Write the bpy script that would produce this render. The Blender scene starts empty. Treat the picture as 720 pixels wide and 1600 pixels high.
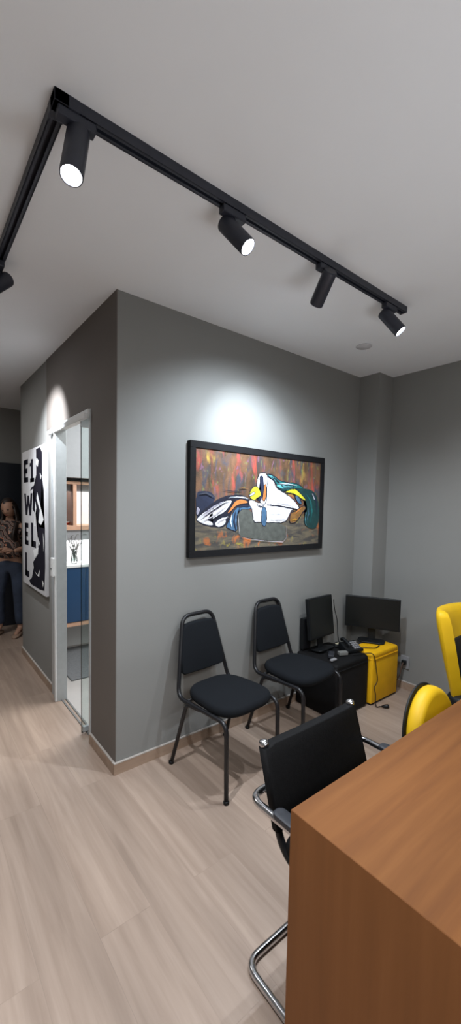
import bpy, bmesh, math, random
from mathutils import Vector, Matrix
random.seed(7)
PI = math.pi
S = bpy.context.scene
COL = S.collection

# ---------------------------------------------------------------- camera, world, lights, exposure
cam_d = bpy.data.cameras.new('camera')
cam = bpy.data.objects.new('camera', cam_d)
COL.objects.link(cam)
S.camera = cam
F_PX, YAW, PITCH, ROLL = 634.98, 0.899059, -0.0568966, 0.0195266
cam_d.sensor_fit = 'VERTICAL'
cam_d.sensor_height = 36.0
cam_d.lens = F_PX / 1600 * 36.0
cam_d.shift_x = 0.0005
cam_d.shift_y = 27.8 / 1600
cam_d.clip_start = 0.05
fw = Vector((math.cos(YAW) * math.cos(PITCH), math.sin(YAW) * math.cos(PITCH), math.sin(PITCH)))
rt0 = Vector((math.sin(YAW), -math.cos(YAW), 0))
up0 = rt0.cross(fw)
rt = rt0 * math.cos(ROLL) + up0 * math.sin(ROLL)
up = up0 * math.cos(ROLL) - rt0 * math.sin(ROLL)
cam.matrix_world = Matrix(((rt.x, up.x, -fw.x, -0.908535), (rt.y, up.y, -fw.y, -2.154889), (rt.z, up.z, -fw.z, 1.546166), (0, 0, 0, 1)))

S.view_settings.view_transform = 'Standard'
S.view_settings.look = 'None'
S.view_settings.gamma = 1.0
S.view_settings.use_curve_mapping = False
S.view_settings.exposure = 0.0

w = bpy.data.worlds.new('world')
S.world = w
w.use_nodes = True
w.node_tree.nodes['Background'].inputs[0].default_value = (0.8, 0.9, 1.0, 1)
w.node_tree.nodes['Background'].inputs[1].default_value = 0.02

def area(name, loc, size, energy, color=(1, 1, 1), rot=(0, 0, 0), sy=None):
    d = bpy.data.lights.new(name, 'AREA')
    d.energy = energy
    d.color = color
    d.size = size
    if sy:
        d.shape = 'RECTANGLE'
        d.size_y = sy
    o = bpy.data.objects.new(name, d)
    o.location = loc
    o.rotation_euler = rot
    COL.objects.link(o)
    return o

# unseen area lights added as fill for the room, the corridor and the office
area('room_fill', (-0.3, -3.2, 2.62), 2.2, 60, (0.98, 0.99, 1.0), sy=0.8)
area('corridor_light', (-1.2, 1.9, 2.66), 0.6, 17, (1.0, 0.98, 0.96), sy=0.6)
area('office_side_fill', (2.38, 1.2, 0.9), 0.9, 16, (1.0, 0.98, 0.95), rot=(0, math.pi / 2, 0), sy=0.9)  # unseen side light added to brighten the wall below the blue cabinet
area('ceiling_fill', (0.3, -2.7, 0.9), 1.6, 17, (0.90, 0.95, 1.0), rot=(math.pi - 0.42, 0, 0), sy=0.5)  # unseen upward light added behind the camera to brighten the ceiling
area('office_light', (0.9, 0.9, 2.62), 0.9, 52, (0.97, 0.99, 1.0), sy=0.9)

# ---------------------------------------------------------------- materials
def mat(name, col, rough=0.5, metal=0.0, var=0.06, scale=30.0, bump=0.0, bscale=200.0, spec=0.5, emit=None, estr=0.0):
    m = bpy.data.materials.new(name)
    m.use_nodes = True
    nt = m.node_tree
    b = nt.nodes['Principled BSDF']
    b.inputs['Roughness'].default_value = rough
    b.inputs['Metallic'].default_value = metal
    b.inputs['Specular IOR Level'].default_value = spec
    tc = nt.nodes.new('ShaderNodeTexCoord')
    n = nt.nodes.new('ShaderNodeTexNoise')
    n.inputs['Scale'].default_value = scale
    n.inputs['Detail'].default_value = 4
    nt.links.new(tc.outputs['Object'], n.inputs['Vector'])
    r = nt.nodes.new('ShaderNodeValToRGB')
    r.color_ramp.elements[0].position = 0.3
    r.color_ramp.elements[1].position = 0.7
    r.color_ramp.elements[0].color = (*[max(0, c * (1 - var)) for c in col], 1)
    r.color_ramp.elements[1].color = (*[min(1, c * (1 + var)) for c in col], 1)
    nt.links.new(n.outputs['Fac'], r.inputs['Fac'])
    nt.links.new(r.outputs['Color'], b.inputs['Base Color'])
    if bump:
        n2 = nt.nodes.new('ShaderNodeTexNoise')
        n2.inputs['Scale'].default_value = bscale
        nt.links.new(tc.outputs['Object'], n2.inputs['Vector'])
        bp = nt.nodes.new('ShaderNodeBump')
        bp.inputs['Strength'].default_value = bump
        bp.inputs['Distance'].default_value = 0.002
        nt.links.new(n2.outputs['Fac'], bp.inputs['Height'])
        nt.links.new(bp.outputs['Normal'], b.inputs['Normal'])
    if emit:
        b.inputs['Emission Color'].default_value = (*emit, 1)
        b.inputs['Emission Strength'].default_value = estr
    return m

def wood(name, c1, c2, c3, axis=1, rough=0.4, sc=1.0, plank=None, spec=0.5):
    """streaked wood; axis = grain direction; plank=(width, length) adds board joints and tone per board"""
    m = bpy.data.materials.new(name)
    m.use_nodes = True
    nt = m.node_tree
    L = nt.links.new
    b = nt.nodes['Principled BSDF']
    b.inputs['Roughness'].default_value = rough
    b.inputs['Specular IOR Level'].default_value = spec
    tc = nt.nodes.new('ShaderNodeTexCoord')
    mp = nt.nodes.new('ShaderNodeMapping')
    s = [22 * sc] * 3
    s[axis] = 1.3 * sc
    mp.inputs['Scale'].default_value = s
    L(tc.outputs['Object'], mp.inputs['Vector'])
    vec = mp.outputs['Vector']
    br = None
    if plank:
        br = nt.nodes.new('ShaderNodeTexBrick')
        rm = nt.nodes.new('ShaderNodeMapping')
        if axis == 1:
            rm.inputs['Rotation'].default_value = (0, 0, PI / 2)
        L(tc.outputs['Object'], rm.inputs['Vector'])
        L(rm.outputs['Vector'], br.inputs['Vector'])
        br.inputs['Scale'].default_value = 1.0
        br.inputs['Brick Width'].default_value = plank[1]
        br.inputs['Row Height'].default_value = plank[0]
        br.inputs['Mortar Size'].default_value = 0.0012
        br.inputs['Mortar Smooth'].default_value = 0.3
        br.inputs['Color1'].default_value = (0.0, 0.0, 0.0, 1)
        br.inputs['Color2'].default_value = (1, 1, 1, 1)
        br.inputs['Mortar'].default_value = (0.5, 0.5, 0.5, 1)
        br.offset = 0.37
        ad = nt.nodes.new('ShaderNodeVectorMath')
        ad.operation = 'MULTIPLY_ADD'
        L(br.outputs['Color'], ad.inputs[0])
        ad.inputs[1].default_value = (13.0, 17.0, 0)
        L(vec, ad.inputs[2])
        vec = ad.outputs[0]
    n = nt.nodes.new('ShaderNodeTexNoise')
    n.inputs['Scale'].default_value = 1.0
    n.inputs['Detail'].default_value = 8
    n.inputs['Roughness'].default_value = 0.6
    n.inputs['Distortion'].default_value = 0.4
    L(vec, n.inputs['Vector'])
    r = nt.nodes.new('ShaderNodeValToRGB')
    e = r.color_ramp.elements
    e[0].position, e[1].position = 0.30, 0.72
    e[0].color, e[1].color = (*c1, 1), (*c3, 1)
    x = e.new(0.5)
    x.color = (*c2, 1)
    L(n.outputs['Fac'], r.inputs['Fac'])
    out = r.outputs['Color']
    # broad soft tone changes
    n3 = nt.nodes.new('ShaderNodeTexNoise')
    mp3 = nt.nodes.new('ShaderNodeMapping')
    s3 = [3.2 * sc] * 3
    s3[axis] = 0.5 * sc
    mp3.inputs['Scale'].default_value = s3
    L(tc.outputs['Object'], mp3.inputs['Vector'])
    L(mp3.outputs['Vector'], n3.inputs['Vector'])
    n3.inputs['Scale'].default_value = 1.0
    n3.inputs['Detail'].default_value = 3
    mr = nt.nodes.new('ShaderNodeMapRange')
    mr.inputs[1].default_value, mr.inputs[2].default_value = 0.3, 0.7
    mr.inputs[3].default_value, mr.inputs[4].default_value = 0.82, 1.17
    L(n3.outputs['Fac'], mr.inputs[0])
    mx = nt.nodes.new('ShaderNodeVectorMath')
    mx.operation = 'SCALE'
    L(out, mx.inputs[0])
    L(mr.outputs[0], mx.inputs['Scale'])
    out = mx.outputs[0]
    if plank:
        m1 = nt.nodes.new('ShaderNodeMapRange')
        m1.inputs[3].default_value, m1.inputs[4].default_value = 0.92, 1.07
        L(br.outputs['Color'], m1.inputs[0])
        m2 = nt.nodes.new('ShaderNodeVectorMath')
        m2.operation = 'SCALE'
        L(out, m2.inputs[0])
        L(m1.outputs[0], m2.inputs['Scale'])
        m3 = nt.nodes.new('ShaderNodeMapRange')
        m3.inputs[3].default_value, m3.inputs[4].default_value = 1.0, 0.86
        L(br.outputs['Fac'], m3.inputs[0])
        m4 = nt.nodes.new('ShaderNodeVectorMath')
        m4.operation = 'SCALE'
        L(m2.outputs[0], m4.inputs[0])
        L(m3.outputs[0], m4.inputs['Scale'])
        out = m4.outputs[0]
    L(out, b.inputs['Base Color'])
    bp = nt.nodes.new('ShaderNodeBump')
    bp.inputs['Strength'].default_value = 0.08
    bp.inputs['Distance'].default_value = 0.001
    L(n.outputs['Fac'], bp.inputs['Height'])
    L(bp.outputs['Normal'], b.inputs['Normal'])
    return m

M = {}
M['ceiling'] = mat('ceiling_paint', (0.84, 0.87, 0.905), 0.9, var=0.01, scale=3, bump=0.15, bscale=60)
M['grey'] = mat('grey_wall_paint', (0.222, 0.222, 0.212), 0.75, var=0.02, scale=2.5, bump=0.1, bscale=80)
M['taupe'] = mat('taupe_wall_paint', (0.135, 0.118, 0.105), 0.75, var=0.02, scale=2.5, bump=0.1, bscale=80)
M['white'] = mat('white_paint', (0.72, 0.73, 0.73), 0.5, var=0.02)
M['floor'] = wood('laminate_floor', (0.285, 0.210, 0.163), (0.345, 0.260, 0.205), (0.41, 0.315, 0.252), axis=1, rough=0.42, plank=(0.2, 1.3))
M['skirt'] = wood('skirting_wood', (0.29, 0.20, 0.14), (0.34, 0.24, 0.175), (0.39, 0.285, 0.21), axis=0, rough=0.45)
M['skirt_top'] = mat('skirting_light_edge', (0.42, 0.38, 0.345), 0.5, var=0.03)
M['table_top'] = wood('oak_veneer_top', (0.115, 0.041, 0.010), (0.148, 0.055, 0.013), (0.178, 0.070, 0.018), axis=0, rough=0.6, sc=0.9, spec=0.25)
M['table_side'] = wood('oak_veneer_side', (0.205, 0.078, 0.023), (0.23, 0.088, 0.026), (0.255, 0.10, 0.031), axis=2, rough=0.6, sc=0.9, spec=0.25)
M['black_metal'] = mat('black_painted_metal', (0.012, 0.012, 0.014), 0.35, 0.2, var=0.1)
M['track_black'] = mat('black_track_metal', (0.026, 0.029, 0.042), 0.45, 0.1, var=0.1)
M['black_fabric'] = mat('black_woven_fabric', (0.007, 0.0085, 0.011), 0.95, spec=0.2, var=0.3, scale=350, bump=0.5, bscale=700)
M['black_leather'] = mat('black_leatherette', (0.006, 0.006, 0.0065), 0.7, spec=0.12, var=0.15, scale=80, bump=0.25, bscale=250)
M['grey_leather'] = mat('dark_grey_pad', (0.022, 0.024, 0.03), 0.5, var=0.15, scale=80)
M['chrome'] = mat('chrome', (0.62, 0.62, 0.64), 0.16, 1.0, var=0.03)
M['plastic'] = mat('black_plastic', (0.007, 0.008, 0.009), 0.45, spec=0.3, var=0.1)
M['screen'] = mat('dark_screen_glass', (0.006, 0.007, 0.0065), 0.3, var=0.05)
M['yellow_leather'] = mat('yellow_leatherette', (0.66, 0.40, 0.008), 0.5, spec=0.35, var=0.05, scale=12, bump=0.12, bscale=250)
M['yellow_pouf'] = mat('mustard_leatherette', (0.78, 0.42, 0.006), 0.6, spec=0.25, var=0.06, scale=12, bump=0.15, bscale=250)
M['black_pouf'] = mat('black_pouf_leatherette', (0.006, 0.006, 0.0065), 0.7, spec=0.2, var=0.2, scale=20, bump=0.15, bscale=250)
M['alu'] = mat('satin_aluminium', (0.50, 0.53, 0.54), 0.4, 0.35, var=0.04)
M['alu_dark'] = mat('dark_track_grey', (0.16, 0.16, 0.155), 0.6, 0.1, var=0.04)  # even dark grey of the floor track rails
M['lamp'] = mat('lamp_face', (1, 1, 1), 0.5, emit=(0.86, 0.90, 1.0), estr=30)
M['blue'] = mat('blue_lacquer', (0.014, 0.052, 0.125), 0.35, var=0.04, scale=4)
M['pine'] = mat('peach_wood', (0.56, 0.33, 0.22), 0.5, var=0.06, scale=15)
M['darkwood'] = mat('dark_brown_wood', (0.10, 0.055, 0.038), 0.5, var=0.1, scale=15)
M['office_floor'] = mat('pale_tile', (0.42, 0.40, 0.38), 0.3, var=0.05, scale=5)
M['patch_grey'] = mat('rough_grey', (0.13, 0.135, 0.14), 0.9, var=0.15, scale=60, bump=0.4)
M['office_wall'] = mat('office_white_wall', (0.62, 0.63, 0.63), 0.8, var=0.01)
M['navy_door'] = mat('charcoal_navy_panel', (0.012, 0.015, 0.022), 0.35, var=0.08, scale=3)
M['red'] = mat('red_ceramic', (0.5, 0.05, 0.02), 0.4)
M['led'] = mat('led_strip', (1, 1, 1), 0.5, emit=(0.95, 0.97, 1.0), estr=14)
M['tin'] = mat('grey_plastic', (0.28, 0.28, 0.29), 0.45)
M['cream'] = mat('cream_plastic', (0.55, 0.50, 0.35), 0.5)

gl = bpy.data.materials.new('clear_green_glass')
gl.use_nodes = True
nt = gl.node_tree
for n_ in list(nt.nodes):
    if n_.type != 'OUTPUT_MATERIAL':
        nt.nodes.remove(n_)
tr = nt.nodes.new('ShaderNodeBsdfTransparent')
tr.inputs[0].default_value = (0.93, 0.97, 0.96, 1)
gs = nt.nodes.new('ShaderNodeBsdfGlossy')
gs.inputs['Roughness'].default_value = 0.02
fr = nt.nodes.new('ShaderNodeFresnel')
fr.inputs['IOR'].default_value = 1.5
nz = nt.nodes.new('ShaderNodeTexNoise')
nz.inputs['Scale'].default_value = 2.0
mp_ = nt.nodes.new('ShaderNodeMapRange')
mp_.inputs[3].default_value, mp_.inputs[4].default_value = 0.9, 1.0
nt.links.new(nz.outputs['Fac'], mp_.inputs[0])
mu = nt.nodes.new('ShaderNodeMath')
mu.operation = 'MULTIPLY'
nt.links.new(fr.outputs[0], mu.inputs[0])
nt.links.new(mp_.outputs[0], mu.inputs[1])
mxs = nt.nodes.new('ShaderNodeMixShader')
nt.links.new(mu.outputs[0], mxs.inputs[0])
nt.links.new(tr.outputs[0], mxs.inputs[1])
nt.links.new(gs.outputs[0], mxs.inputs[2])
nt.links.new(mxs.outputs[0], nt.nodes['Material Output'].inputs[0])
M['glass'] = gl
M['glass_edge'] = mat('glass_edge_dark', (0.01, 0.02, 0.018), 0.2)

# ---------------------------------------------------------------- mesh helpers
def obj(name, bm, m, parent=None, smooth=False, loc=None):
    me = bpy.data.meshes.new(name)
    bmesh.ops.recalc_face_normals(bm, faces=bm.faces)
    bm.to_mesh(me)
    bm.free()
    for mm in (m if isinstance(m, (list, tuple)) else [m]):
        me.materials.append(mm)
    if smooth:
        for p in me.polygons:
            p.use_smooth = True
    o = bpy.data.objects.new(name, me)
    COL.objects.link(o)
    if parent:
        o.parent = parent
    if loc:
        o.location = loc
    if smooth == 'auto':
        md = o.modifiers.new('edges', 'EDGE_SPLIT')
        md.split_angle = math.radians(38)
    return o

def tag(o, label, cat, group=None):
    o['label'] = label
    o['category'] = cat
    if group:
        o['group'] = group
    return o

def thing(name, label, cat, loc=(0, 0, 0), rz=0.0, group=None):
    o = bpy.data.objects.new(name, None)
    o.empty_display_size = 0.1
    COL.objects.link(o)
    o.location = loc
    o.rotation_euler = (0, 0, rz)
    return tag(o, label, cat, group)

def struct(name, bm, m, parent=None, smooth=False):
    o = obj(name, bm, m, parent, smooth)
    if not parent:
        o['kind'] = 'structure'
    return o

def box(bm, x0, y0, z0, x1, y1, z1, bev=0.0, seg=2, mi=0, M4=None):
    r = bmesh.ops.create_cube(bm, size=1.0)
    vs = r['verts']
    for v in vs:
        v.co = Vector(((x0 + x1) / 2 + v.co.x * (x1 - x0), (y0 + y1) / 2 + v.co.y * (y1 - y0), (z0 + z1) / 2 + v.co.z * (z1 - z0)))
    fs = list({f for v in vs for f in v.link_faces})
    if bev:
        es = list({e for v in vs for e in v.link_edges})
        g = bmesh.ops.bevel(bm, geom=es, offset=bev, segments=seg, affect='EDGES', profile=0.5)
        vs = list({v for f in g['faces'] for v in f.verts} | {v for v in vs if v.is_valid})
        fs = list({f for v in vs for f in v.link_faces})
    for f in fs:
        f.material_index = mi
    if M4:
        for v in vs:
            v.co = M4 @ v.co
    return vs

def bxm(*a, **k):
    bm = bmesh.new()
    box(bm, *a, **k)
    return bm

def smoothpath(pts, r=0.05, n=6, closed=False):
    """round the corners of a polyline with arcs of about radius r"""
    P = [Vector(p) for p in pts]
    out = []
    N = len(P)
    for i in range(N):
        if not closed and i in (0, N - 1):
            out.append(P[i])
            continue
        a, b, c = P[i - 1], P[i], P[(i + 1) % N]
        d1, d2 = (a - b), (c - b)
        rr = min(r, d1.length * 0.49, d2.length * 0.49)
        s, e = b + d1.normalized() * rr, b + d2.normalized() * rr
        for k in range(n + 1):
            t = k / n
            out.append((1 - t) ** 2 * s + 2 * t * (1 - t) * b + t * t * e)
    return out

def tube(bm, pts, r, n=12, closed=False, caps=True, mi=0, sx=1.0):
    P = [Vector(p) for p in pts]
    Q = [P[0]]
    for p in P[1:]:
        if (p - Q[-1]).length > 1e-5:
            Q.append(p)
    P = Q
    if closed and (P[0] - P[-1]).length < 1e-5:
        P.pop()
    N = len(P)
    rings = []
    up_ = None
    for i in range(N):
        if closed:
            t = (P[(i + 1) % N] - P[i - 1]).normalized()
        elif i == 0:
            t = (P[1] - P[0]).normalized()
        elif i == N - 1:
            t = (P[-1] - P[-2]).normalized()
        else:
            t = ((P[i + 1] - P[i]).normalized() + (P[i] - P[i - 1]).normalized()).normalized()
        if up_ is None:
            up_ = Vector((0, 0, 1)) if abs(t.z) < 0.9 else Vector((1, 0, 0))
        u = (up_ - t * up_.dot(t)).normalized()
        v = t.cross(u)
        up_ = u
        rad = r[i] if isinstance(r, (list, tuple)) else r
        rings.append([bm.verts.new(P[i] + (u * math.cos(2 * PI * k / n) + v * math.sin(2 * PI * k / n) * sx) * rad) for k in range(n)])
    for i in range(N if closed else N - 1):
        A, B = rings[i], rings[(i + 1) % N]
        off = 0
        if closed and i == N - 1:
            off = min(range(n), key=lambda o_: (A[0].co - B[o_].co).length)
        for k in range(n):
            f = bm.faces.new((A[k], A[(k + 1) % n], B[(k + 1 + off) % n], B[(k + off) % n]))
            f.material_index = mi
    if caps and not closed:
        for R in (rings[0][::-1], rings[-1]):
            f = bm.faces.new(R)
            f.material_index = mi

def loft(bm, rings, cap=True, mi=0):
    RR = [[bm.verts.new(Vector(p)) for p in ring] for ring in rings]
    n = len(RR[0])
    for A, B in zip(RR[:-1], RR[1:]):
        for k in range(n):
            f = bm.faces.new((A[k], A[(k + 1) % n], B[(k + 1) % n], B[k]))
            f.material_index = mi
    if cap:
        bm.faces.new(RR[0][::-1]).material_index = mi
        bm.faces.new(RR[-1]).material_index = mi

def pad(bm, outline, t, plane='xy', o0=0.0, rnd=None, M4=None, dome=0.0):
    """soft cushion: 2-D outline, thickness t from o0, rounded rim of size rnd"""
    rnd = rnd or t * 0.45
    cx = sum(p[0] for p in outline) / len(outline)
    cy = sum(p[1] for p in outline) / len(outline)
    prof = []
    for k in range(5):
        a = PI / 2 * k / 4
        prof.append((rnd * (1 - math.sin(a)), rnd * (1 - math.cos(a))))
    seq = [(ins, z) for ins, z in prof] + [(ins, t - z) for ins, z in prof[::-1]]
    rings = []
    def ring(ins, z):
        R = []
        for x, y in outline:
            d = math.hypot(x - cx, y - cy) or 1
            s = max(0.0, 1 - ins / d)
            X_, Y_ = cx + (x - cx) * s, cy + (y - cy) * s
            p = (X_, Y_, o0 + z) if plane == 'xy' else (X_, o0 + z, Y_)
            R.append(Vector(p))
        return R
    for ins, z in seq:
        rings.append(ring(ins, z))
    if dome:
        md = min(math.hypot(x - cx, y - cy) for x, y in outline)
        for k in range(1, 5):
            q = k / 5
            rings.append(ring(rnd + (md - rnd) * q, t + dome * math.sin(q * PI / 2)))
    if M4:
        rings = [[M4 @ p for p in R] for R in rings]
    loft(bm, rings)

def rrect(x0, y0, x1, y1, r, n=5):
    out = []
    for cx, cy, a0 in ((x1 - r, y1 - r, 0), (x0 + r, y1 - r, 90), (x0 + r, y0 + r, 180), (x1 - r, y0 + r, 270)):
        for k in range(n + 1):
            a = math.radians(a0 + 90 * k / n)
            out.append((cx + r * math.cos(a), cy + r * math.sin(a)))
    return out

def lathe(bm, prof, n=24, M4=None, mi=0):
    rings = [[Vector((max(r, 1e-4) * math.cos(2 * PI * k / n), max(r, 1e-4) * math.sin(2 * PI * k / n), z)) for k in range(n)] for r, z in prof]
    if M4:
        rings = [[M4 @ p for p in R] for R in rings]
    loft(bm, rings, mi=mi)

def flat_poly(bm, pts3, mi=0, thick=None):
    vs = [bm.verts.new(Vector(p)) for p in pts3]
    f = bm.faces.new(vs)
    f.material_index = mi
    res = bmesh.ops.triangulate(bm, faces=[f])
    if thick:
        r = bmesh.ops.extrude_face_region(bm, geom=res['faces'])
        for v in r['geom']:
            if isinstance(v, bmesh.types.BMVert):
                v.co += Vector(thick)
        for g in r['geom']:
            if isinstance(g, bmesh.types.BMFace):
                g.material_index = mi

def ik_dir(z, x):
    """matrix with local z along z"""
    z = Vector(z).normalized()
    x = Vector(x)
    x = (x - z * x.dot(z)).normalized()
    y = z.cross(x)
    return Matrix(((x.x, y.x, z.x, 0), (x.y, y.y, z.y, 0), (x.z, y.z, z.z, 0), (0, 0, 0, 1)))

def copy_tree(o, parent=None):
    c = o.copy()
    COL.objects.link(c)
    if parent:
        c.parent = parent
    for ch in list(o.children):
        copy_tree(ch, c)
    return c

# ---- outlines of the painted shapes (metres on the wall)
PAINT=[
('navy', [(0.504, 1.632), (0.555, 1.641), (0.613, 1.642), (0.666, 1.596), (0.607, 1.547), (0.529, 1.487), (0.507, 1.469)]) ,
('lilac', [(0.506, 1.544), (0.53, 1.539), (0.544, 1.519), (0.508, 1.475)]) ,
('ink', [(0.507, 1.471), (0.564, 1.524), (0.636, 1.572), (0.719, 1.613), (0.797, 1.628), (0.887, 1.628), (0.951, 1.601), (0.953, 1.539), (0.872, 1.557), (0.823, 1.543), (0.784, 1.494), (0.747, 1.41), (0.662, 1.407), (0.581, 1.419), (0.508, 1.449)]) ,
('white', [(0.507, 1.465), (0.558, 1.505), (0.637, 1.544), (0.727, 1.584), (0.802, 1.594), (0.775, 1.549), (0.729, 1.506), (0.661, 1.474), (0.631, 1.46), (0.586, 1.463), (0.635, 1.442), (0.643, 1.419), (0.573, 1.429), (0.516, 1.451)]) ,
('white', [(0.662, 1.411), (0.65, 1.439), (0.691, 1.469), (0.777, 1.487), (0.739, 1.464), (0.748, 1.444), (0.723, 1.416)]) ,
('grey', [(0.544, 1.475), (0.637, 1.529), (0.743, 1.579), (0.69, 1.53), (0.594, 1.481)]) ,
('orange', [(0.822, 1.588), (0.871, 1.602), (0.93, 1.59), (0.932, 1.571), (0.872, 1.567), (0.823, 1.55), (0.768, 1.5), (0.752, 1.506), (0.791, 1.55)]) ,
('pale', [(0.719, 1.596), (0.805, 1.617), (0.904, 1.619), (0.943, 1.597), (0.896, 1.604), (0.806, 1.606)]) ,
('steel', [(0.824, 1.538), (0.872, 1.554), (0.939, 1.562), (0.975, 1.533), (0.848, 1.525), (0.834, 1.462), (0.844, 1.373), (0.779, 1.397), (0.739, 1.412), (0.785, 1.475)]) ,
('veil', [(0.848, 1.529), (0.975, 1.527), (0.986, 1.435), (1.026, 1.435), (1.308, 1.434), (1.313, 1.316), (1.282, 1.295), (1.111, 1.309), (0.946, 1.329), (0.861, 1.348), (0.839, 1.399)]) ,
('white', [(0.938, 1.597), (0.99, 1.595), (1.008, 1.581), (1.112, 1.569), (1.106, 1.764), (1.135, 1.759), (1.185, 1.733), (1.196, 1.691), (1.279, 1.659), (1.375, 1.618), (1.466, 1.546), (1.444, 1.529), (1.378, 1.541), (1.343, 1.485), (1.308, 1.434), (1.117, 1.437), (1.059, 1.44), (0.986, 1.439), (0.975, 1.527), (0.944, 1.565)]) ,
('steel', [(1.065, 1.547), (1.103, 1.548), (1.115, 1.485), (1.108, 1.408), (1.07, 1.415), (1.059, 1.457)]) ,
('ink', [(1.112, 1.569), (1.262, 1.561), (1.444, 1.538), (1.444, 1.529), (1.252, 1.551), (1.113, 1.558)]) ,
('white', [(1.012, 1.683), (1.011, 1.731), (1.028, 1.779), (1.057, 1.794), (1.103, 1.786), (1.116, 1.737), (1.106, 1.687), (1.11, 1.569), (1.046, 1.568), (1.044, 1.623)]) ,
('navy', [(1.037, 1.77), (1.072, 1.769), (1.074, 1.72), (1.084, 1.693), (1.065, 1.623), (1.054, 1.587), (1.008, 1.594), (1.05, 1.623), (1.052, 1.678), (1.035, 1.732)]) ,
('orange', [(1.079, 1.707), (1.102, 1.715), (1.102, 1.597), (1.064, 1.587), (1.072, 1.637)]) ,
('yellow', [(0.941, 1.639), (0.97, 1.681), (1.009, 1.697), (1.025, 1.68), (1.049, 1.65), (1.049, 1.623), (1.007, 1.605), (0.99, 1.592), (0.955, 1.603)]) ,
('pale', [(0.937, 1.626), (0.98, 1.656), (0.999, 1.643), (0.951, 1.615)]) ,
('teal', [(1.105, 1.788), (1.173, 1.778), (1.235, 1.743), (1.307, 1.734), (1.403, 1.734), (1.47, 1.715), (1.504, 1.69), (1.404, 1.697), (1.341, 1.679), (1.278, 1.663), (1.237, 1.675), (1.205, 1.713), (1.175, 1.74), (1.115, 1.763)]) ,
('aqua', [(1.196, 1.704), (1.247, 1.683), (1.33, 1.689), (1.414, 1.712), (1.297, 1.709), (1.235, 1.722)]) ,
('aqua', [(1.115, 1.782), (1.164, 1.773), (1.209, 1.738), (1.235, 1.725), (1.184, 1.74), (1.125, 1.766)]) ,
('green', [(1.404, 1.701), (1.493, 1.697), (1.585, 1.693), (1.645, 1.657), (1.685, 1.58), (1.704, 1.454), (1.647, 1.376), (1.552, 1.393), (1.504, 1.44), (1.525, 1.485), (1.545, 1.547), (1.519, 1.615), (1.449, 1.665)]) ,
('yellow', [(1.289, 1.665), (1.383, 1.696), (1.438, 1.674), (1.525, 1.615), (1.511, 1.602), (1.451, 1.628), (1.384, 1.655), (1.32, 1.659)]) ,
('steel', [(1.401, 1.645), (1.44, 1.635), (1.487, 1.576), (1.453, 1.575), (1.408, 1.612)]) ,
('ochre', [(1.358, 1.511), (1.412, 1.521), (1.498, 1.569), (1.534, 1.546), (1.479, 1.504), (1.421, 1.431), (1.34, 1.432)]) ,
('pale', [(1.586, 1.67), (1.622, 1.656), (1.641, 1.618), (1.624, 1.61), (1.605, 1.64)]) ,
('aqua', [(1.523, 1.516), (1.537, 1.512), (1.526, 1.455), (1.546, 1.401), (1.518, 1.432)]) ,
]
POSTER_BLACK= [(1.756, 2.006), (1.519, 2.011), (1.444, 1.961), (1.45, 1.745), (1.403, 1.647), (1.388, 1.41), (1.41, 1.355), (1.56, 1.34), (1.37, 1.338), (1.357, 1.023), (1.403, 0.819), (1.553, 0.804), (1.69, 0.804), (1.861, 0.799), (1.937, 0.824), (1.834, 0.865), (1.756, 0.971), (1.779, 1.016), (1.704, 1.107), (1.611, 1.128), (1.677, 1.214), (1.713, 1.282), (1.697, 1.329), (1.815, 1.418), (1.788, 1.49), (1.711, 1.63), (1.757, 1.671), (1.881, 1.654), (1.805, 1.69), (1.699, 1.698), (1.683, 1.789), (1.752, 1.827), (1.773, 1.91)]
POSTER_WHITE= [[(1.632, 1.933), (1.566, 1.906), (1.59, 1.852), (1.657, 1.879)], [(1.618, 1.64), (1.49, 1.495), (1.409, 1.409), (1.494, 1.362), (1.581, 1.38), (1.534, 1.483), (1.643, 1.583)], [(1.707, 1.445), (1.673, 1.342), (1.739, 1.339)], [(1.775, 1.124), (1.587, 1.165), (1.612, 1.105), (1.729, 1.058)], [(1.733, 0.939), (1.617, 0.92), (1.548, 0.976), (1.572, 0.91), (1.64, 0.915)]]

# ---------------------------------------------------------------- structure
H = 2.70
struct('floor', bxm(-2.5, -4.3, -0.06, 2.6, 3.7, 0.0), M['floor'])
struct('ceiling', bxm(-2.5, -4.3, H, 2.6, 3.7, H + 0.06), M['ceiling'])
# painting wall (y = 0), its end face is the corner towards the corridor
struct('wall_far', bxm(0, 0, 0, 2.44, 0.12, H), M['grey'])
bm = bmesh.new()
box(bm, 2.232, -0.19, 0, 2.44, 0, H)
struct('wall_pillar', bm, M['grey'])
struct('wall_right', bxm(2.44, -4.2, 0, 2.56, 3.67, H), M['grey'])
struct('wall_rear', bxm(-2.4, -4.3, 0, 2.44, -4.2, H), M['grey'])
struct('wall_outer_left', bxm(-2.5, -4.3, 0, -2.4, 3.67, H), M['grey'])
struct('wall_end', bxm(-2.4, 3.55, 0, 2.44, 3.67, H), M['grey'])
# doorway wall (x = 0): taupe around the door opening
DY0, DY1, DZ = 0.40, 1.235, 2.135
bm = bmesh.new()
box(bm, -0.003, -0.003, 0, 0.0, 0.12, H)
box(bm, -0.003, 0.12, 0, 0.055, DY0, H)
box(bm, -0.003, DY0, DZ, 0.055, DY1, H)
box(bm, -0.003, DY1, DZ, 0.055, 1.41, H)
struct('wall_doorway', bm, M['taupe'])
struct('wall_left', bxm(0, 1.41, 0, 0.055, 2.38, H), M['grey'])
struct('wall_door_side', bxm(0, DY1, 0, 0.055, 1.41, DZ), M['grey'])
struct('wall_office_far', bxm(0.055, 2.30, 0, 2.44, 2.38, H), M['office_wall'])
# office floor finish
struct('floor_office', bxm(0.055, 0.12, 0.0, 2.44, 2.30, 0.004), M['office_floor'])
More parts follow.
